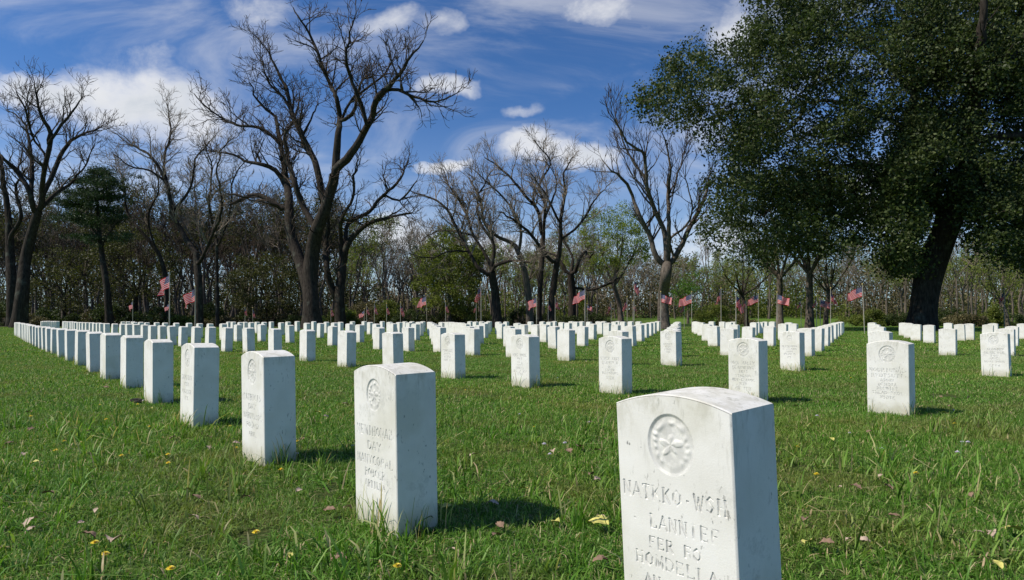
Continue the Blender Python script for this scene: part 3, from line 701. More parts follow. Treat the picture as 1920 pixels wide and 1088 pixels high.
make_tree('bare_tree', [
 (-1, z1('384,1060,32 380,980,25 376,880,25 385,800,23 397,735,21')),
 (0, z1('397,735,20 420,680,18 445,600,16 455,560,15')),
 (1, z1('455,560,12 460,500,12 465,430,10 470,370,8 462,320,7 440,270,6 410,200,5 380,120,4 350,70,3 322,25,1.5')),
 (1, z1('455,555,13 500,500,12 545,430,10 575,370,9 590,310,8 640,265,6 680,210,4 740,130,1.5')),
 (3, z1('600,295,5 640,285,5 700,305,4 760,325,3 855,295,1.2')),
 (3, z1('560,400,6 540,330,6 520,290,5 505,240,5 490,180,4 500,130,3 522,50,1.4')),
 (1, z1('425,670,11 410,600,11 400,540,10 375,480,9 345,420,8 315,350,7 300,280,5 265,215,4 240,160,2 197,105,1.4')),
 (2, z1('467,385,6 510,365,6 525,320,4 540,260,3 580,240,2')),
 (0, z1('376,965,16 362,895,18 340,820,18 318,760,17 310,700,16 310,640,14 300,580,12 290,500,9 275,420,7 262,370,5 215,330,4 180,260,2')),
 (8, z1('305,665,9 250,640,9 200,620,8 150,640,6 115,655,3')),
 (8, z1('298,590,8 270,545,8 230,525,7 180,515,5 120,490,3 55,480,1.8')),
 (8, z1('288,480,6 220,410,5 150,400,4 100,380,3 40,335,2.6 5,298,1.5')),
 (0, z1('392,725,10 350,650,10 330,590,9 310,520,8 298,440,6 330,370,4 345,300,2')),
 (6, z1('320,360,5 290,310,4 250,270,3 230,220,2 200,170,1.3')),
 (2, z1('468,400,5 500,330,4 600,250,3 650,180,1.5')),
 (6, z1('395,520,6 350,440,5 380,380,3 400,330,2')),
 ], 52, 11, M_BARK, M_TWIG, L=2.5, r_scale=1.0, o=dict(crook=.21, rmin=.018, space=[.68, .5, .38, .4]), label='tallest dark bare tree with two stems and wide crooked limbs, left of centre')
make_tree('bare_tree', [
 (-1, z1('474,1045,18 471,930,17 480,850,15')),
 (0, z1('482,840,12 500,770,11 540,730,8 600,700,6 650,690,4 700,680,2')),
 (0, z1('485,830,9 510,700,7 560,680,7 600,630,6 650,590,5 690,510,2')),
 (0, z1('468,960,12 450,930,12 430,860,11 425,780,9 435,700,6 410,640,3')),
 (0, z1('480,850,9 475,760,8 480,690,6 510,640,5 520,560,4 525,520,2')),
 (2, z1('610,625,4 660,640,4 700,600,3 720,575,1.5')),
 ], 56, 12, M_BARK, M_TWIG, L=2.3, label='dark forked bare tree just right of the tallest bare tree')
z2 = lambda s_: zm(740, 180, 2.365, s_)
make_tree('bare_tree', [
 (-1, z2('1194,1045,27 1190,900,26 1205,780,25 1208,750,24')),
 (0, z2('1190,745,15 1165,720,14 1130,620,12 1080,520,11 1060,460,8 1010,370,7 960,330,4 915,280,2')),
 (0, z2('1205,720,15 1205,690,14 1195,600,12 1150,500,10 1120,400,9 1100,260,7 1030,200,5 960,80,2')),
 (0, z2('1212,720,13 1215,680,12 1215,560,10 1215,420,9 1222,330,6 1210,230,4 1190,160,2')),
 (0, z2('1225,740,15 1240,720,14 1300,600,12 1350,500,10 1390,400,6 1400,330,2')),
 (1, z2('1120,600,6 1150,520,6 1130,440,4 1060,360,3 1000,240,1.6')),
 (2, z2('1120,380,6 1060,300,5 1000,160,3 975,60,1.4')),
 (4, z2('1220,640,6 1290,580,6 1320,500,4 1300,400,3 1290,300,1.5')),
 (3, z2('1220,430,5 1260,330,4 1290,230,2')),
 ], 50, 13, M_BARKG, M_TWIG, L=2.4, o=dict(up=.5, crook=.13, trop=.07, space=[.95, .6, .5, .4]), label='bare tree with ridged grey trunk splitting into upright limbs, right of centre')
make_tree('bare_tree', [
 (-1, z2('457,1030,22 445,870,20 430,780,18')),
 (0, z2('425,790,12 380,770,10 330,690,8 270,580,8 230,500,6 130,440,4 60,420,2')),
 (0, z2('430,770,10 400,700,8 350,620,7 300,480,6 240,400,4 220,320,2')),
 (0, z2('432,770,9 480,740,8 540,730,5 600,740,3')),
 (0, z2('430,770,10 440,660,8 380,560,6 370,450,5 430,340,2')),
 (1, z2('330,690,5 240,690,4 160,720,3 60,700,2')),
 (2, z2('350,620,5 260,600,4 180,600,3 110,650,1.5')),
 ], 60, 14, M_BARK, M_TWIGG, L=2.9, o=dict(rmin=.014, space=[.75, .45, .32, .4]), label='spreading bare tree with a stout dark trunk beside the second grass aisle')
make_tree('bare_tree', [
 (-1, z2('602,1010,18 590,860,16 560,720,14 535,665,12')),
 (0, z2('530,660,11 450,620,8 400,560,7 380,450,5 330,370,3')),
 (0, z2('545,690,8 560,600,7 520,500,5 430,400,4 350,330,2')),
 ], 63, 15, M_BARKG, M_TWIGG, L=2.8, o=dict(rmin=.014, space=[.75, .45, .32, .4]), label='bare tree with curving trunk, left one of three close trunks in the centre')
make_tree('bare_tree', [
 (-1, z2('640,1020,12 645,850,12 655,700,12 660,600,10')),
 (0, z2('655,610,9 640,520,9 560,420,6 480,330,5 400,270,2')),
 (0, z2('660,600,8 665,480,7 640,400,6 690,300,4 620,200,2')),
 (0, z2('662,560,6 700,460,5 720,380,3 660,280,2')),
 ], 66, 16, M_BARK, M_TWIGG, L=2.9, o=dict(rmin=.014, space=[.75, .45, .32, .4]), label='slim upright bare tree, middle one of three close trunks in the centre')
make_tree('bare_tree', [
 (-1, z2('690,1020,18 700,880,17 720,740,14')),
 (0, z2('722,735,12 735,640,10 740,520,8 760,420,6 750,340,4 790,270,2')),
 (0, z2('715,740,9 660,690,8 600,610,7 540,560,5 460,510,3')),
 (1, z2('735,640,6 830,560,6 880,470,4 940,400,2')),
 (1, z2('738,560,6 690,480,5 660,420,3 600,340,2')),
 ], 61, 17, M_BARK, M_TWIGG, L=2.8, o=dict(rmin=.014, space=[.75, .45, .32, .4]), label='bare tree with rightmost of three close trunks in the centre, branching both ways')
make_tree('bare_tree', [
 (-1, z2('786,1010,19 786,850,18 780,790,16')),
 (0, z2('785,790,10 820,720,8 850,690,7 862,720,5 880,700,3')),
 (0, z2('775,790,9 740,740,8 700,700,5 640,690,3')),
 (0, z2('782,780,9 790,720,7 760,660,5 700,560,2')),
 (0, z2('792,850,6 860,860,6 960,830,5 1010,800,2')),
 ], 70, 18, M_BARK, M_TWIGG, L=2.4, o=dict(rmin=.016), label='gnarled short-limbed dark tree behind the big flag in the centre')
z3 = lambda s_: zm(0, 100, 2.015, s_)
make_tree('bare_tree', [
 (-1, z3('72,1040,28 85,900,24 100,760,20 120,680,18 145,595,15')),
 (0, z3('140,600,10 110,520,10 60,440,9 20,400,6 -10,380,3')),
 (0, z3('150,590,11 160,500,10 170,430,9 190,300,8 150,220,5 130,120,2')),
 (0, z3('150,590,9 200,540,8 270,490,6 320,430,3 350,360,2')),
 (0, z3('170,520,9 190,480,9 260,340,7 330,300,4 385,280,2')),
 (0, z3('140,590,8 120,420,8 110,330,6 90,260,4 20,210,2')),
 (2, z3('180,340,6 240,260,5 290,200,3 320,150,1.5')),
 (2, z3('175,400,5 130,330,4 90,200,3 60,150,1.5')),
 ], 58, 19, M_BARK, M_TWIG, L=2.7, o=dict(up=.35, rmin=.016), label='tall dark bare tree at the left edge with a fan of upright limbs')
make_tree('bare_tree', [
 (-1, z3('48,1040,20 45,900,19 38,750,16 35,650,14')),
 (0, z3('35,650,12 25,560,11 12,480,9 2,400,7 -20,320,4')),
 (0, z3('38,700,8 80,620,7 60,520,5 100,430,3')),
 ], 64, 20, M_BARK, M_TWIG, L=2.6, label='dark leaning bare tree half outside the left edge of the view')
make_tree('bare_tree', [
 (-1, z3('752,1030,16 750,860,15 742,760,13')),
 (0, z3('742,760,12 690,680,11 650,600,9 640,530,8 620,470,7 560,380,5 500,350,3 420,290,2')),
 (1, z3('640,530,6 620,400,5 645,300,4 630,190,2')),
 (1, z3('650,600,6 720,510,5 740,400,4 800,330,2')),
 (1, z3('625,480,5 560,440,4 500,430,3 430,380,2')),
 (0, z3('745,790,8 800,690,6 840,570,5 820,420,3 860,330,2')),
 ], 60, 21, M_BARK, M_TWIGG, L=2.5, o=dict(rmin=.014, space=[.75, .45, .32, .4]), label='bare tree with trunk leaning left behind the two left flags')
make_tree('bare_tree', [
 (-1, z3('632,1030,9 630,880,9 600,760,8 530,670,7')),
 (0, z3('530,670,6 480,600,5 470,500,3 430,420,2')),
 (0, z3('590,740,5 560,620,4 600,500,3 580,420,2')),
 ], 68, 22, M_BARK, M_TWIGG, L=2.8, o=dict(rmin=.014, space=[.75, .45, .32, .4]), label='thin bare tree leaning left beside the dark pine')
make_tree('bare_tree', [
 (-1, z3('822,1030,7 820,850,7 818,700,6')),
 (0, z3('818,700,5 790,560,5 800,430,3 770,330,1.6')),
 (0, z3('818,720,4 870,600,4 880,480,3 930,400,1.5')),
 ], 64, 23, M_BARK, M_TWIGG, L=2.8, o=dict(rmin=.014, space=[.75, .45, .32, .4]), label='straight slim bare tree left of the tallest bare tree')

# leaves --------------------------------------------------------------------
def leaf_cloud(name, centers, rads, per, size, mat, seed, flat_=1.0, aspect=.62):
    r = np.random.default_rng(seed); centers = np.asarray(centers, float); rads = np.asarray(rads, float)
    n = len(centers) * per; C_ = np.repeat(centers, per, 0); RR = np.repeat(rads, per)
    d = r.normal(size=(n, 3)); d /= np.linalg.norm(d, axis=1)[:, None]; d *= (r.random(n) ** .45)[:, None] * RR[:, None]; d[:, 2] *= flat_
    p = C_ + d
    a = r.normal(size=(n, 3)); a /= np.linalg.norm(a, axis=1)[:, None]; b = np.cross(a, r.normal(size=(n, 3))); b /= np.linalg.norm(b, axis=1)[:, None]
    s = size * r.uniform(.6, 1.35, n)[:, None]
    V_ = np.stack([p - a * s * .5, p + b * s * aspect * .5, p + a * s * .5, p - b * s * aspect * .5], 1).reshape(-1, 3)
    me = mesh(name, V_, np.arange(n * 4).reshape(-1, 4), mat)
    attr(me, 'rnd', np.repeat(r.random(n), 4)); return me
def connect(TW, base_pts, base_rad, centers, r, rmin=.02, r0=.06):
    """branches from the limb network to each leaf clump, nearer clumps first, each joins what is already there"""
    net = [np.asarray(base_pts)]; rad = [np.asarray(base_rad)]
    N_ = np.concatenate(net); RN = np.concatenate(rad)
    order = np.argsort([np.min(np.linalg.norm(N_ - c, axis=1)) for c in centers])
    for k in order:
        c = centers[k]; d = np.linalg.norm(N_ - c, axis=1) + np.maximum(0, N_[:, 2] - c[2]) * .6; j = int(np.argmin(d)); s = N_[j]
        L = np.linalg.norm(c - s)
        if L < .25: continue
        m = max(4, int(L / .7)); tt = np.linspace(0, 1, m)[:, None]
        w = r.normal(size=3) * L * .10; w[2] += L * .10
        P_ = s + (c - s) * tt + w * (np.sin(tt * np.pi)) + r.normal(size=(m, 3)) * .05 * tt
        rs = min(RN[j] * .75, max(r0, .018 * L)); rd = np.linspace(rs, rmin, m)
        TW.add(P_, rd, 5 if rs > .07 else 3)
        N_ = np.concatenate([N_, P_[1:]]); RN = np.concatenate([RN, rd[1:]])
def inpoly(x, y, poly):
    c = False; j = len(poly) - 1
    for i_ in range(len(poly)):
        xi, yi = poly[i_]; xj, yj = poly[j]
        if (yi > y) != (yj > y) and x < (xj - xi) * (y - yi) / (yj - yi) + xi: c = not c
        j = i_
    return c
# the huge leafy tree on the right
def leafy_tree(name, limbs, Z, polys, seed, bk, leaf, label, size=.2, per=70, dep=6.0, crad=(.7, 1.3), group=None, o=None, sil=.35, flat_=.8):
    op = dict(levels=1); op.update(o or {})
    root, off, allp, ends = make_tree(name, limbs, Z, seed, bk, M_BARK, o=op, L=1.8, label=label, dslope=.55, group=group)
    r = np.random.default_rng(seed + 100); cen, rd = [], []
    for poly, n in polys:
        xs = [p[0] for p in poly]; ys = [p[1] for p in poly]; mx, my = np.mean(xs), np.mean(ys); k = 0
        while k < n:
            x, y = r.uniform(min(xs), max(xs)), r.uniform(min(ys), max(ys))
            if not inpoly(x, y, poly): continue
            e = max(abs(x - mx) / (max(xs) - min(xs)) * 2, abs(y - my) / (max(ys) - min(ys)) * 2)
            yd = r.uniform(-1, 1) * dep * math.sqrt(max(.06, 1 - min(1, e) ** 2 * .85))
            cen.append(P3(x, y, Z + yd) - off); rd.append(r.uniform(*crad)); k += 1
    cen = np.array(cen)
    TW = Tubes(); bp = np.concatenate([a[0][::2] for a in allp]); br = np.concatenate([a[1][::2] for a in allp])
    hi = bp[:, 2] > 2.2; connect(TW, bp[hi], br[hi], cen, r)
    obj('branches', TW.build('branches', M_BARK), root)
    obj('foliage', leaf_cloud('foliage', cen, rd, per, size, leaf, seed + 7, flat_), root)
    return root
z4 = lambda s_: zm(1180, 0, 1.7, s_)
bigp = lambda t_: [(1180 + a / 1.7, b / 1.7) for a, b in t_]
leafy_tree('leafy_tree', [
 (-1, z4('930,1062,43 938,980,41 950,900,44 990,780,43 1020,700,42 1045,630,44')),
 (0, z4('1050,620,36 1075,520,33 1085,420,28 1100,300,20 1120,150,14 1130,-40,8')),
 (0, z4('1010,690,24 950,560,22 925,470,20 912,380,18 905,250,13 880,100,8 850,-60,5')),
 (2, z4('940,540,12 860,540,10 760,525,9 640,545,7 520,620,5 420,690,3')),
 (2, z4('915,420,10 830,380,9 700,330,8 560,330,6 440,400,4')),
 (4, z4('560,335,7 470,430,7 420,430,7 340,400,6 310,360,5 270,335,4 210,345,3')),
 (4, z4('700,330,6 600,240,5 480,200,4 420,120,3')),
 (1, z4('1080,450,14 1150,440,13 1250,430,11 1380,420,8')),
 (1, z4('1070,540,12 1160,600,9 1240,650,6 1330,720,4')),
 (2, z4('905,260,8 780,170,7 660,90,5 560,20,3')),
 (1, z4('1100,300,10 1200,200,8 1300,120,5')),
 (2, z4('940,560,9 850,640,7 760,700,5 700,780,3')),
 ], 46, [
 (bigp([(395, -60), (400, 60), (330, 120), (330, 180), (420, 300), (340, 420), (310, 560), (420, 640), (560, 700), (740, 690), (820, 560), (760, 430), (860, 330), (1000, 300), (1250, 330), (1400, 300), (1400, -80)]), 1000),
 (bigp([(30, 310), (60, 370), (130, 400), (240, 420), (330, 560), (380, 560), (420, 300), (330, 170), (240, 150), (180, 140), (100, 210), (80, 280)]), 120),
 (bigp([(240, 580), (240, 760), (420, 850), (560, 830), (700, 820), (800, 720), (800, 640), (640, 560), (420, 560)]), 150),
 (bigp([(1090, 330), (1100, 520), (1120, 700), (1200, 760), (1400, 740), (1400, 330)]), 190),
 (bigp([(820, 560), (830, 640), (900, 660), (900, 560), (1000, 480), (980, 380), (860, 400)]), 150),
 (bigp([(1050, 620), (1100, 540), (1400, 540), (1400, 900), (1260, 870), (1150, 800), (1070, 740)]), 240),
 (bigp([(760, 640), (830, 560), (960, 600), (930, 760), (900, 880), (820, 860)]), 130),
 (bigp([(880, 330), (1100, 330), (1100, 640), (860, 640)]), 200),
 (bigp([(980, 300), (1100, 300), (1400, 420), (1400, 60), (900, 60)]), 260),
 ], 31, M_BARK, M_LEAF_DARK, 'huge leafy dark green tree with a massive black trunk leaning right, at the right', size=.215, per=125, dep=7.5, crad=(.6, 1.9))
# leafy and budding trees of the middle ground
def bud_tree(name, x, yb, Z, top, spread, seed, bk, leaf, label, n=60, per=60, size=.16, crad=(.5, 1.0), group=None, low=.35, lean=0):
    """generic tree of px height (yb-top) and px half width spread"""
    r = random.Random(seed); hpx = yb - top; w = max(2.2, hpx * .022)
    fk = yb - hpx * .30
    limbs = [(-1, [(x, yb + 4, w * 1.2), (x + lean * .3, yb - hpx * .15, w), (x + lean, fk, w * .9)])]
    for q_ in range(5):
        a = (q_ - 2) / 2 + r.uniform(-.2, .2); hh = hpx * r.uniform(.42, .62) * (1 - .25 * abs(a))
        limbs.append((0, [(x + lean, fk, w * .55), (x + lean + a * spread * .35, fk - hh * .35, w * .42), (x + lean + a * spread * .6, fk - hh * .7, w * .28), (x + lean + a * spread * .72 + r.uniform(-4, 4), fk - hh, w * .15)]))
    y0 = yb - hpx * low; poly = []
    for k in range(14):
        th = 2 * math.pi * k / 14; rr = r.uniform(.78, 1.08)
        poly.append((x + lean + math.cos(th) * spread * rr, (top + y0) / 2 - math.sin(th) * (y0 - top) / 2 * rr))
    return leafy_tree(name, limbs, Z, [(poly, n)], seed, bk, leaf, label, size=size, per=per, dep=spread / F * Z * .9, crad=crad, group=group)
bud_tree('budding_tree', 842, 606, 72, 424, 78, 41, M_BARKG, M_LEAF_OLIVE, 'broad olive green tree in leaf left of the spreading bare tree', n=260, per=75, size=.22, low=.04)
bud_tree('budding_tree', 1165, 604, 76, 380, 72, 42, M_BARKG, M_LEAF_SPRING, 'rounded tree in pale yellow-green bud right of centre', n=330, per=42, low=.36, lean=-14, size=.18)
bud_tree('budding_tree', 1290, 602, 84, 505, 30, 43, M_BARKG, M_LEAF_GREEN, 'small fresh green tree just right of the ridged grey trunk', n=46, per=70, low=.15)
bud_tree('budding_tree', 1462, 606, 56, 330, 95, 44, M_BARKG, M_LEAF_OLIVE, 'grey stemmed tree in small leaf under the edge of the huge tree', n=150, per=60, low=.40)
bud_tree('budding_tree', 1518, 607, 54, 300, 90, 45, M_BARKG, M_LEAF_OLIVE, 'stout pale trunked tree in small leaf left of the flag by the right aisle', n=150, per=60, low=.40)
bud_tree('budding_tree', 1400, 604, 66, 440, 70, 46, M_BARK, M_LEAF_OLIVE, 'low dark stemmed olive tree behind the stones right of centre', n=70, per=40, low=.35, lean=-8)
bud_tree('budding_tree', 1548, 606, 58, 420, 60, 47, M_BARKG, M_LEAF_OLIVE, 'slim tree in small leaf, second trunk right of the aisle flag group', n=60, per=40, low=.4, lean=6)
bud_tree('budding_tree', 1890, 604, 66, 470, 60, 48, M_BARKG, M_LEAF_OLIVE, 'olive green tree at the right edge behind the huge trunk', n=60, per=40, low=.4, lean=-14)
bud_tree('budding_tree', 500, 604, 74, 470, 85, 49, M_BARK, M_LEAF_DUSK, 'dark olive tree with low leaves left of the tallest bare tree', n=190, per=60, size=.2, low=.1)
bud_tree('budding_tree', 255, 604, 72, 420, 90, 50, M_BARK, M_LEAF_DUSK, 'dusky olive tree behind the left flags', n=190, per=45, size=.2, low=.15)
bud_tree('budding_tree', 120, 604, 74, 455, 85, 51, M_BARK, M_LEAF_DUSK, 'dusky olive tree behind the far end of the left row', n=190, per=50, size=.2, low=.15)
# pine
pine, poff, pall, _ = make_tree('pine_tree', [(-1, z3('415,1030,14 405,900,13 385,760,10 372,640,7 368,520,4 370,440,2')), (0, z3('380,720,5 340,650,4 300,620,2')), (0, z3('385,740,5 430,650,4 450,590,2'))], 64, 60, M_BARK, M_BARK, o=dict(levels=1), L=1.4, label='dark evergreen pine with flat layered boughs on the left')
rp = np.random.default_rng(61); pc, pr = [], []
for (cx, cy, hw, n_) in [(372, 452, 60, 22), (350, 480, 95, 34), (400, 500, 80, 26), (330, 530, 100, 36), (410, 545, 70, 20), (300, 570, 60, 22), (290, 618, 75, 24), (400, 590, 60, 16), (350, 640, 70, 16), (440, 620, 50, 12), (330, 690, 80, 16), (420, 700, 70, 12), (260, 560, 60, 14)]:
    for _ in range(int(n_ * 1.7)):
        x = cx + rp.normal() * hw * .56; y = cy + rp.normal() * 9
        pc.append(P3(0 + x / 2.015, 100 + y / 2.015, 64 + rp.normal() * hw / 2.015 / F * 64 * .5) - poff); pr.append(rp.uniform(.4, .9))
TWp = Tubes(); bpp = np.concatenate([a[0][::2] for a in pall]); brr = np.concatenate([a[1][::2] for a in pall]); connect(TWp, bpp[bpp[:, 2] > 5], brr[bpp[:, 2] > 5], np.array(pc), rp)
obj('branches', TWp.build('branches', M_BARK), pine); obj('foliage', leaf_cloud('foliage', pc, pr, 90, .22, M_NEEDLE, 62, .5, .26), pine)

# woods behind: individual trees copied from a few originals
def wood_variant(seed, h, tw, buds=None):
    r = random.Random(seed); px = lambda m_: m_ / 80 * F
    limbs = [(-1, [(960, H + px(.75), px(.20)), (960 + r.uniform(-4, 4), H - px(h * .2), px(.16)), (960 + r.uniform(-8, 8), H - px(h * .42), px(.12))])]
    xe, ye = limbs[0][1][-1][:2]
    for q_ in range(4):
        a = (q_ - 1.5) / 1.5 + r.uniform(-.3, .3)
        limbs.append((0, [(xe, ye, px(.09)), (xe + a * px(h * .09), ye - px(h * .2), px(.07)), (xe + a * px(h * .15) + r.uniform(-5, 5), ye - px(h * .38), px(.045)), (xe + a * px(h * .18), ye - px(h * .55), px(.02))]))
    root, off, allp, ends = make_tree('woodland_tree', limbs, 80, seed, M_BARKG, tw, o=dict(levels=3, rmin=.022, space=[1.0, .6, .45, .4], up=.3), L=h * .16, label='x', dslope=.5)
    if buds:
        e = np.array(ends)[::(3 if buds is M_LEAF_SPRING else 2)]; e = e[e[:, 2] > 1]
        obj('foliage', leaf_cloud('foliage', e, np.full(len(e), .75), 14, .22, buds, seed), root)
    return root
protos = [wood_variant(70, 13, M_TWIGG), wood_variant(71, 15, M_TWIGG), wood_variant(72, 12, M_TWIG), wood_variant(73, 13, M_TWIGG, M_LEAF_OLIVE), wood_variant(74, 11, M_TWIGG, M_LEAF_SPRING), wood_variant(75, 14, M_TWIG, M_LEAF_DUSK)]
used = set()
def copy_tree(root):
    if root.name not in used:
        used.add(root.name); return root
    c = root.copy(); col.objects.link(c)
    for ch in list(root.children):
        k = ch.copy(); col.objects.link(k); k.parent = c
    return c
rw = random.Random(99)
spots = []
for x in np.arange(-30, 1980, 22.5):          # three staggered ranks
    for rank, (za, zb) in enumerate(((74, 88), (90, 108), (110, 130))):
        if 1130 < x < 1640 and rank == 0: continue      # the open meadow behind the right block
        spots.append((x + rw.uniform(-14, 14), rw.uniform(za, zb) + (22 if 1130 < x < 1640 else 0), rank))
DESC = ['grey', 'brown', 'slender', 'pale']
for k, (x, Zt, rank) in enumerate(spots):
    left = x < 620
    pool = [2, 2, 5, 5, 2, 1, 5] if left else [0, 1, 4, 4, 4, 3, 0]
    o = copy_tree(protos[rw.choice(pool)])
    s = rw.uniform(.66, 1.08) * (1.2 if left else .92) * (1 + .10 * rank)
    o.location = ((x - 960) / F * Zt, Zt, gz(Zt) - .2); o.rotation_euler = (0, 0, rw.uniform(0, 6.28)); o.scale = (s, s, s * rw.uniform(.85, 1.1))
    where = ['front', 'middle', 'back'][rank]
    tag(o, '%s tree from the left in the %s rank of the woods behind' % (ordn(sum(1 for a in spots[:k] if a[2] == rank)), where), 'tree', 'woodland trees behind the field')
# far wood as one mass, and brush at its foot
TF = Tubes(); rf = np.random.default_rng(123)
for _ in range(900):
    y = rf.uniform(128, 165); x = rf.uniform(-.95, .95) * y; h = rf.uniform(8, 15) * (1.15 if x < -.3 * y else .85); z0 = gz(y) - .3
    ln = rf.normal(0, 1.5, 2); TF.add([(x, y, z0), (x + ln[0] * .5, y, z0 + h * .5), (x + ln[0], y + ln[1], z0 + h)], [.13, .09, .03], 4)
    for _ in range(12):
        t0 = rf.uniform(.25, 1); p = np.array([x + ln[0] * t0, y, z0 + h * t0]); d = rf.normal(size=3); d[2] = abs(d[2]) + .5; d *= rf.uniform(1, 2.6) / np.linalg.norm(d)
        TF.add([p, p + d * .5 + rf.normal(size=3) * .15, p + d], [.05, .035, .02], 3)
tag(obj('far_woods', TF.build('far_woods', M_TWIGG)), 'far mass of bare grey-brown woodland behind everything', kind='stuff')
fy = rf.uniform(116, 168, 3600); fx = rf.uniform(-.97, .97, 3600) * fy
fz = np.array([gz(a) for a in fy]) + rf.random(3600) ** 1.7 * np.where(fx < -.20 * fy, 18, 13) * (.75 + .35 * np.sin(fx * .21 + 2 * np.sin(fx * .07)))
cc = np.stack([fx, fy, fz], 1); kk = fx < -.20 * fy
kk2 = ~kk & (np.sin(fx * .13 + 1) > .1)
for nm, sel, mt in (('far_foliage', kk, M_LEAF_DUSK), ('far_foliage', kk2, M_LEAF_OLIVE), ('far_foliage', ~kk & ~kk2, M_BRUSH)):
    tag(obj(nm, leaf_cloud(nm, cc[sel], rf.uniform(1.3, 2.6, sel.sum()), 70, .42, mt, 8)), 'far mass of %s undergrowth among the distant woods' % ('dusky brown' if mt is M_LEAF_DUSK else 'olive green' if mt is M_LEAF_OLIVE else 'brown-green'), kind='stuff')
def shrub(x, Zt, wpx, hpx, seed, leaf, label):
    px = Zt / F; r = np.random.default_rng(seed); root = empty('shrub', ((x - 960) * px, Zt, gz(Zt) - .1))
    n = int(14 + wpx * hpx * .02); w = wpx * px; h = hpx * px
    c = np.stack([r.uniform(-.5, .5, n) * w, r.uniform(-.5, .5, n) * w * .7, r.random(n) ** .8 * h * .85 + .1], 1)
    c[:, 2] *= np.sqrt(np.maximum(.15, 1 - (c[:, 0] / w * 2) ** 2 * .8))
    TS = Tubes()
    for k in range(12):
        e = c[r.integers(0, n)]; TS.add([np.array([0, 0, 0]) + r.normal(size=3) * [.3, .3, 0], e * .5 + r.normal(size=3) * .12, e], [.035, .025, .015], 4)
    obj('stems', TS.build('stems', M_TWIG), root); obj('foliage', leaf_cloud('foliage', c, np.full(n, max(.35, h * .16)), 90, .15, leaf, seed), root)
    tag(root, label, 'shrub', 'shrubs along the foot of the woods'); return root
sx = 0
for k, x in enumerate(list(range(10, 1140, 42)) + list(range(1600, 1940, 34)) + [1335, 1372]):
    Zt = rw.uniform(66, 78) if x < 1140 else rw.uniform(64, 80)
    shrub(x + rw.uniform(-8, 8), Zt, rw.uniform(44, 70), rw.uniform(18, 54), 300 + k, rw.choice([M_BRUSH, M_LEAF_OLIVE, M_LEAF_DARK, M_LEAF_DARK, M_LEAF_DARK]),  # mostly dark leaves: the shade strip under the woods is put into their colour
          '%s brushy shrub from the left along the foot of the woods' % ordn(k) if x < 1140 else ('brushy shrub, %s from the left of those around the huge trunk' % ordn(k - 27) if x > 1500 else ('dark rounded shrub on the meadow behind the right flags, %s one' % ('left' if x == 1335 else 'right'))))

# ------------------------------------------------------------------ flags
def flag(px, ytop, Z, hoist_px, mode, d, label, seed, pole='M_POLE', lean=0, fly=1.55):
    """px,ytop: top of the flag at the pole; hoist_px: height of the hoist in photo pixels; d: -1 left / +1 right"""
    k = Z / F; r = np.random.default_rng(seed); p = P3(px, ytop, Z); h = hoist_px * 1.12 * k; w = h * fly * 1.12
    zt = p[2]; zb = gz(Z) - .2; root = empty('flag', (p[0] + lean * k, Z, zb), R(-34 + r.uniform(-10, 10))); off = np.array([p[0] + lean * k, Z, zb])
    T1 = Tubes(); T1.add([(0, 0, 0), (-lean * k * .5, 0, (zt - zb) * .5), (-lean * k, 0, zt - zb + .12)], [.022, .02, .016] if hoist_px < 20 else [.03, .026, .02], 8)
    obj('pole', T1.build('pole', M_POLE if pole == 'M_POLE' else M_POLEW), root)
    T2 = Tubes(); T2.add([(-lean * k, 0, zt - zb + .12), (-lean * k, 0, zt - zb + .15), (-lean * k, 0, zt - zb + .18), (-lean * k, 0, zt - zb + .21)], [.02, .045, .04, .004], 8)
    obj('finial', T2.build('finial', M_FINIAL), root)
    nu, nv = 26, 14; U, Vv = np.meshgrid(np.linspace(0, 1, nu), np.linspace(0, 1, nv)); ph = r.uniform(0, 6.28)
    if mode == 'fly':
        droop = r.uniform(.30, .55); Xf = d * w * (U * .80 - .03 * np.sin(U * 9 + ph) * U); Zf = -Vv * h * (1 - .10 * U) - droop * w * U ** 1.15 + .05 * w * np.sin(U * 7 + ph + Vv * 1.5) * U
        Yf = .13 * w * np.sin(U * 9 + Vv * 2.2 + ph) * np.sqrt(U)
    else:
        Xf = d * w * (.20 * U + .12 * Vv * U) + .07 * w * np.sin(U * 13 + ph + Vv * 2) * U; Zf = -Vv * h * (1 - .25 * U) - .62 * w * U ** 1.0 * (1 - .2 * Vv)
        Yf = .13 * w * np.sin(U * 15 + ph + Vv) * np.sqrt(U)
    Vt = np.stack([Xf.ravel() - lean * k + d * .025, Yf.ravel(), Zf.ravel() + zt - zb], 1)
    i_ = np.arange(nv - 1)[:, None] * nu + np.arange(nu - 1)[None]; Q = np.stack([i_, i_ + 1, i_ + nu + 1, i_ + nu], -1).reshape(-1, 4)
    me = mesh('flag_cloth', Vt, Q, M_FLAG, smooth=True); uvl = me.uv_layers.new(name='UVMap'); UV = np.stack([U.ravel(), Vv.ravel()], 1)[Q.ravel()].astype(np.float32); uvl.data.foreach_set('uv', UV.ravel())
    obj('flag_cloth', me, root)
    tag(root, label, 'flag', 'american flags on poles beyond the stones')
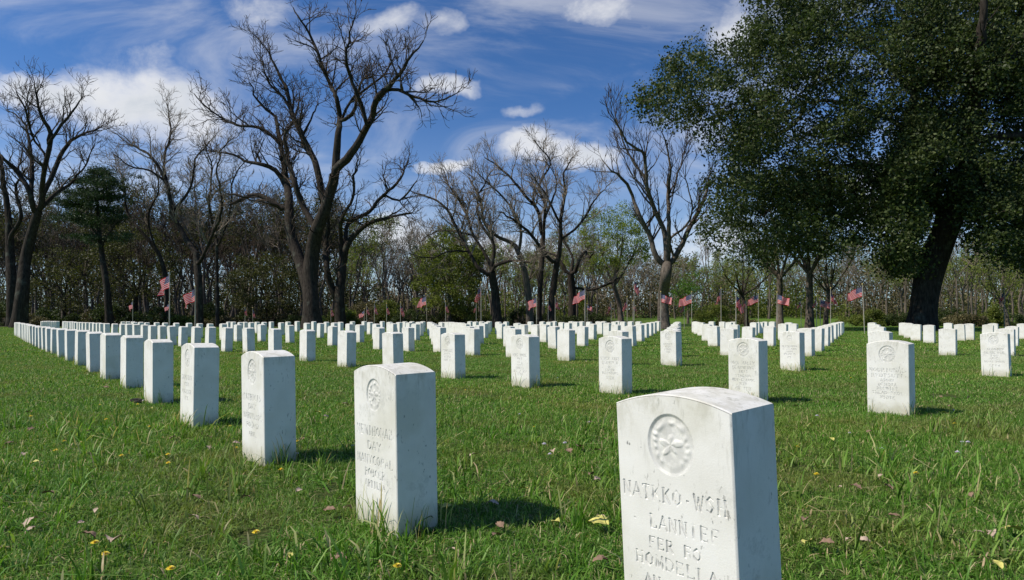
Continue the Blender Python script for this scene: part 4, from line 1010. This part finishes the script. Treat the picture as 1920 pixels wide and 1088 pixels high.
flags = [
 (318, 513, 36, 23, 'fly', -1, 'large striped flag streaming left from the tall pale pole on the far left'),
 (366, 542, 38, 20, 'fly', -1, 'striped flag sagging left on the second pale pole from the left'),
 (249, 566, 50, 9, 'fly', -1, 'small faded flag, the leftmost one, before the dark woods'),
 (317, 570, 52, 8, 'fly', -1, 'tiny flag low behind the tall left flagpole'),
 (459.5, 578, 54, 8, 'hang', 1, 'tiny hanging flag, left of the pair before the dark woods'),
 (474, 581, 54, 9, 'hang', 1, 'tiny hanging flag, right of the pair before the dark woods'),
 (620.5, 576, 54, 10, 'hang', 1, 'small limp flag between the two trunks of the tallest bare trees'),
 (683, 583, 52, 8, 'fly', -1, 'low red flag drifting left, first right of the forked bare tree'),
 (687.5, 575, 50, 9, 'hang', 1, 'small limp flag, second right of the forked bare tree'),
 (702, 571, 48, 11, 'hang', 1, 'small limp flag, third right of the forked bare tree'),
 (725, 573, 48, 10, 'hang', 1, 'small limp flag, fourth right of the forked bare tree'),
 (751, 571, 46, 13, 'hang', 1, 'limp red flag, fifth right of the forked bare tree'),
 (797.5, 556, 42, 14, 'fly', -1, 'flag blowing left on a leaning wooden pole at the first aisle'),
 (835.5, 569, 50, 10, 'hang', 1, 'small limp flag right of the first grass aisle'),
 (902, 534, 40, 19, 'hang', -1, 'larger limp flag hanging left of the stout dark trunk'),
 (893, 572, 54, 8, 'hang', -1, 'tiny faded flag low beside the larger limp flag'),
 (1006, 559, 42, 14, 'fly', -1, 'flag blowing left between the three close trunks'),
 (1028, 568, 52, 9, 'hang', 1, 'faded flag half behind the third close trunk'),
 (1041, 560, 48, 12, 'hang', 1, 'limp flag just right of the third close trunk'),
 (1097, 543, 36, 16, 'fly', -1, 'large striped flag streaming left in front of the gnarled tree'),
 (1101, 573, 52, 7, 'fly', 1, 'tiny pale flag low right of the large central flag'),
 (1146, 567, 48, 12, 'hang', -1, 'small limp flag alone right of centre'),
 (1176, 561, 46, 13, 'hang', -1, 'limp flag left of a close pair right of centre'),
 (1187, 568, 46, 9, 'hang', 1, 'small dark flag right of a close pair right of centre'),
 (1189, 524, 42, 17, 'hang', 1, 'highest hanging flag, above the close pair'),
 (1239, 552, 40, 13, 'fly', 1, 'flag in front of the ridged grey trunk'),
 (1297, 552, 44, 15, 'fly', -1, 'flag on a pale pole right of the file of stones'),
 (1283, 570, 50, 10, 'hang', -1, 'small dark flag behind the flag by the file of stones'),
 (1352, 545, 42, 15, 'hang', -1, 'red flag furled against a pole over the right block'),
 (1380, 550, 36, 22, 'hang', 1, 'longest limp flag hanging low over the right block'),
 (1399, 563, 50, 9, 'hang', -1, 'small flag behind the longest limp flag'),
 (1422, 553, 44, 12, 'fly', -1, 'rippling flag in front of the low dark stemmed tree'),
 (1457, 553, 38, 14, 'fly', 1, 'dark cantoned flag streaming right over the right block'),
 (1502, 562, 48, 10, 'hang', -1, 'small limp flag left of the stout pale trunk'),
 (1531, 560, 46, 10, 'hang', -1, 'left of two small flags behind the stout pale trunk'),
 (1538, 562, 46, 11, 'fly', 1, 'right of two small flags behind the stout pale trunk'),
 (1557.5, 545, 40, 16, 'hang', 1, 'limp flag on a pale pole near the end of the right block'),
 (1617.5, 538, 36, 16, 'fly', -1, 'large flag streaming left beside the right aisle'),
 (1883, 546, 48, 14, 'hang', -1, 'dim limp flag at the right edge behind the huge tree'),
]
for k, (x, y, Zt, hp, md, d, lab) in enumerate(flags):
    flag(x, y, Zt, hp, md, d, lab, 500 + k, 'M_POLEW' if x in (797.5,) else 'M_POLE', lean=4 if x in (797.5, 1617.5) else 0)

# ------------------------------------------------------------------ litter: dandelions, pale blossoms, fallen leaves
def flower_mesh(seed, petal):
    r = np.random.default_rng(seed); V_, Q = [], []
    for ring, (rad, z, n) in enumerate(((.017, .004, 16), (.012, .009, 12), (.007, .012, 8))):
        for k in range(n):
            a = 2 * math.pi * (k + r.uniform(-.3, .3)) / n; w = .0028; c, s = math.cos(a), math.sin(a); b = len(V_)
            V_ += [(-s * w * .4, c * w * .4, z * .4), (s * w * .4, -c * w * .4, z * .4), (c * rad + s * w, s * rad - c * w, z), (c * rad - s * w, s * rad + c * w, z)]; Q.append((b, b + 1, b + 2, b + 3))
    return mesh('bloom', np.array(V_), Q, petal)
st = Tubes(); st.add([(0, 0, -.05), (.002, .001, -.02), (0, 0, .003)], [.0016, .0015, .0013], 5); stem_me = st.build('stem', M_STEM)
bl = [flower_mesh(k, M_PETAL) for k in range(3)] + [flower_mesh(9, M_PALE)]
def leaf_mesh(seed, mat):
    r = np.random.default_rng(seed); n = 9; V_, Q = [], []
    for k in range(n):
        t_ = k / (n - 1); w = .024 * math.sin(math.pi * min(1, t_ * .93 + .04)) ** .8 * r.uniform(.7, 1.25); x = (t_ - .5) * .075
        curl = .012 * math.sin(t_ * 3.1) + r.normal() * .0012
        V_ += [(x, -w, curl + .012 * r.uniform(.4, 1.2)), (x, 0, curl), (x, w, curl + .012 * r.uniform(.4, 1.2))]
    for k in range(n - 1):
        b = k * 3; Q += [(b, b + 1, b + 4, b + 3), (b + 1, b + 2, b + 5, b + 4)]
    return mesh('fallen_leaf', np.array(V_), Q, mat, smooth=True)
lm = [leaf_mesh(k, m_) for k, m_ in enumerate((M_DRY, M_DRY, M_DRYL, M_DRYL, M_DRYY, M_DRY))]
rl = random.Random(77)
def litter(kind, px, py, s, label, grp):
    p = ground_at(px, py)
    if kind == 'leaf':
        o = obj('fallen_leaf', lm[rl.randrange(len(lm))] if grp != 'y' else lm[4]); o.rotation_euler = (rl.uniform(-.4, .4), rl.uniform(-.4, .4), rl.uniform(0, 6.28)); o.location = (p[0], p[1], p[2] + .010)
        tag(o, label, 'fallen leaf', 'fallen leaves on the lawn')
    else:
        o = empty('dandelion' if kind == 'y' else 'clover_bloom', (p[0], p[1], p[2] + .022), rl.uniform(0, 6)); obj('bloom', bl[rl.randrange(3)] if kind == 'y' else bl[3], o); obj('stem', stem_me, o)
        tag(o, label, 'flower', 'small flowers in the lawn')
    s *= .78; o.scale = (s, s, s)
near_leaves = [(210, 1022, 1.6, 'curled brown leaf in the lower left corner area'), (165, 1010, 1.0, 'dark leaf left of the curled brown leaf'), (618, 962, .9, 'pale tan leaf left of the tall left headstone'), (652, 958, .9, 'brown leaf touching the foot of the tall left headstone'),
 (1085, 842, 1.2, 'pointed tan leaf left of the largest headstone'), (1037, 850, .9, 'pale crumpled leaf beside the pointed tan leaf'), (888, 858, 1.0, 'dark red-brown crumpled leaf in the middle of the lawn'), (1122, 988, 1.5, 'yellow leaf lying left of the largest headstone foot'),
 (1043, 985, .9, 'small yellow leaf at the tip of the long shadow'), (1605, 918, .9, 'tan leaf right of the largest headstone'), (1678, 975, .9, 'pinkish leaf in the lower right grass'), (1515, 1025, 1.0, 'brown leaf at the bottom right of the largest headstone'),
 (1900, 1000, 1.2, 'tan leaf at the lower right edge'), (1380, 1060, 1.0, 'leaf behind the foot of the largest headstone'), (18, 835, .9, 'pale leaf at the left edge'), (170, 857, .9, 'tan leaf in the left lawn'), (460, 938, .8, 'tan leaf before the third row stone'), (1110, 795, .7, 'small brown leaf in mid lawn'),
 (560, 925, .8, 'small dry leaf between the two left headstones'), (90, 930, .9, 'dark leaf in the left lawn'), (60, 985, 1.2, 'large dim leaf at the lower left edge'), (352, 924, .7, 'tiny pale leaf on the left lawn'), (930, 1010, .8, 'dry leaf by the long shadow'), (1620, 1020, .8, 'dry leaf in the lower right')]
for x, y, s, lab in near_leaves: litter('leaf', x, y, s, lab, 'y' if 'yellow' in lab else '')
near_fl = [(745, 1075, 'y', 'dandelion at the bottom edge between the two big stones'), (527, 889, 'y', 'dandelion at the foot of the third left headstone'), (281, 806, 'y', 'dandelion left of the third left headstone'), (104, 852, 'y', 'orange-yellow dandelion in the left lawn'), (228, 862, 'y', 'dandelion below the left row'),
 (315, 860, 'y', 'dandelion between lawn leaves on the left'), (197, 1052, 'y', 'double dandelion in the lower left corner'), (1531, 898, 'y', 'dandelion right of the largest headstone'), (1717, 896, 'y', 'dandelion in the right lawn'), (1495, 845, 'y', 'small dandelion close right of the largest headstone'),
 (1532, 785, 'w', 'pale blossom on the grass right of the largest headstone'), (1815, 836, 'w', 'pinkish blossom in the right lawn'), (1790, 800, 'y', 'small dandelion far right'), (178, 1030, 'y', 'dandelion near the curled leaf'), (320, 1080, 'y', 'dandelion on the bottom left edge'), (480, 1010, 'y', 'dandelion low between leaves')]
for x, y, kd, lab in near_fl: litter(kd, x, y, 1.15, lab, '')
import bmesh
bmc = bmesh.new(); bmesh.ops.create_icosphere(bmc, subdivisions=3, radius=.05)
for vv_ in bmc.verts:
    q_ = vv_.co.copy(); vv_.co *= 1 + .45 * mnoise.noise(q_ * 22) + .18 * mnoise.noise(q_ * 70); vv_.co.z *= .55; vv_.co.x *= 1.25
mec = bpy.data.meshes.new('earth_clod'); bmc.to_mesh(mec); bmc.free(); mec.materials.append(flat('soil_dark', (.018, .014, .010), .95))
pc_ = ground_at(257, 754); tag(obj('earth_clod', mec, None, (pc_[0], pc_[1], .012)), 'dark clod of earth on the grass left of the fifth headstone', 'clod')
for k in range(46):
    x, y = rl.uniform(0, 1920), rl.uniform(800, 1075)
    if 1140 < x < 1480: continue
    litter('leaf', x, y, rl.uniform(.5, .95), 'dry leaf in the foreground grass, %s of the scattered foreground leaves' % ordn(k), '')
for k in range(120):
    x, y = rl.uniform(0, 1920), 655 + rl.random() ** 1.6 * 230
    if rl.random() < .6: litter('y' if rl.random() < .6 else 'w', x, y, rl.uniform(.8, 1.2), 'tiny flower in the lawn, %s of the scattered small ones' % ordn(k), '')
    else: litter('leaf', x, y, rl.uniform(.7, 1.2), 'small dry leaf in the lawn, %s of the scattered bits' % ordn(k), '')
print('headstones', len(stone_pos))
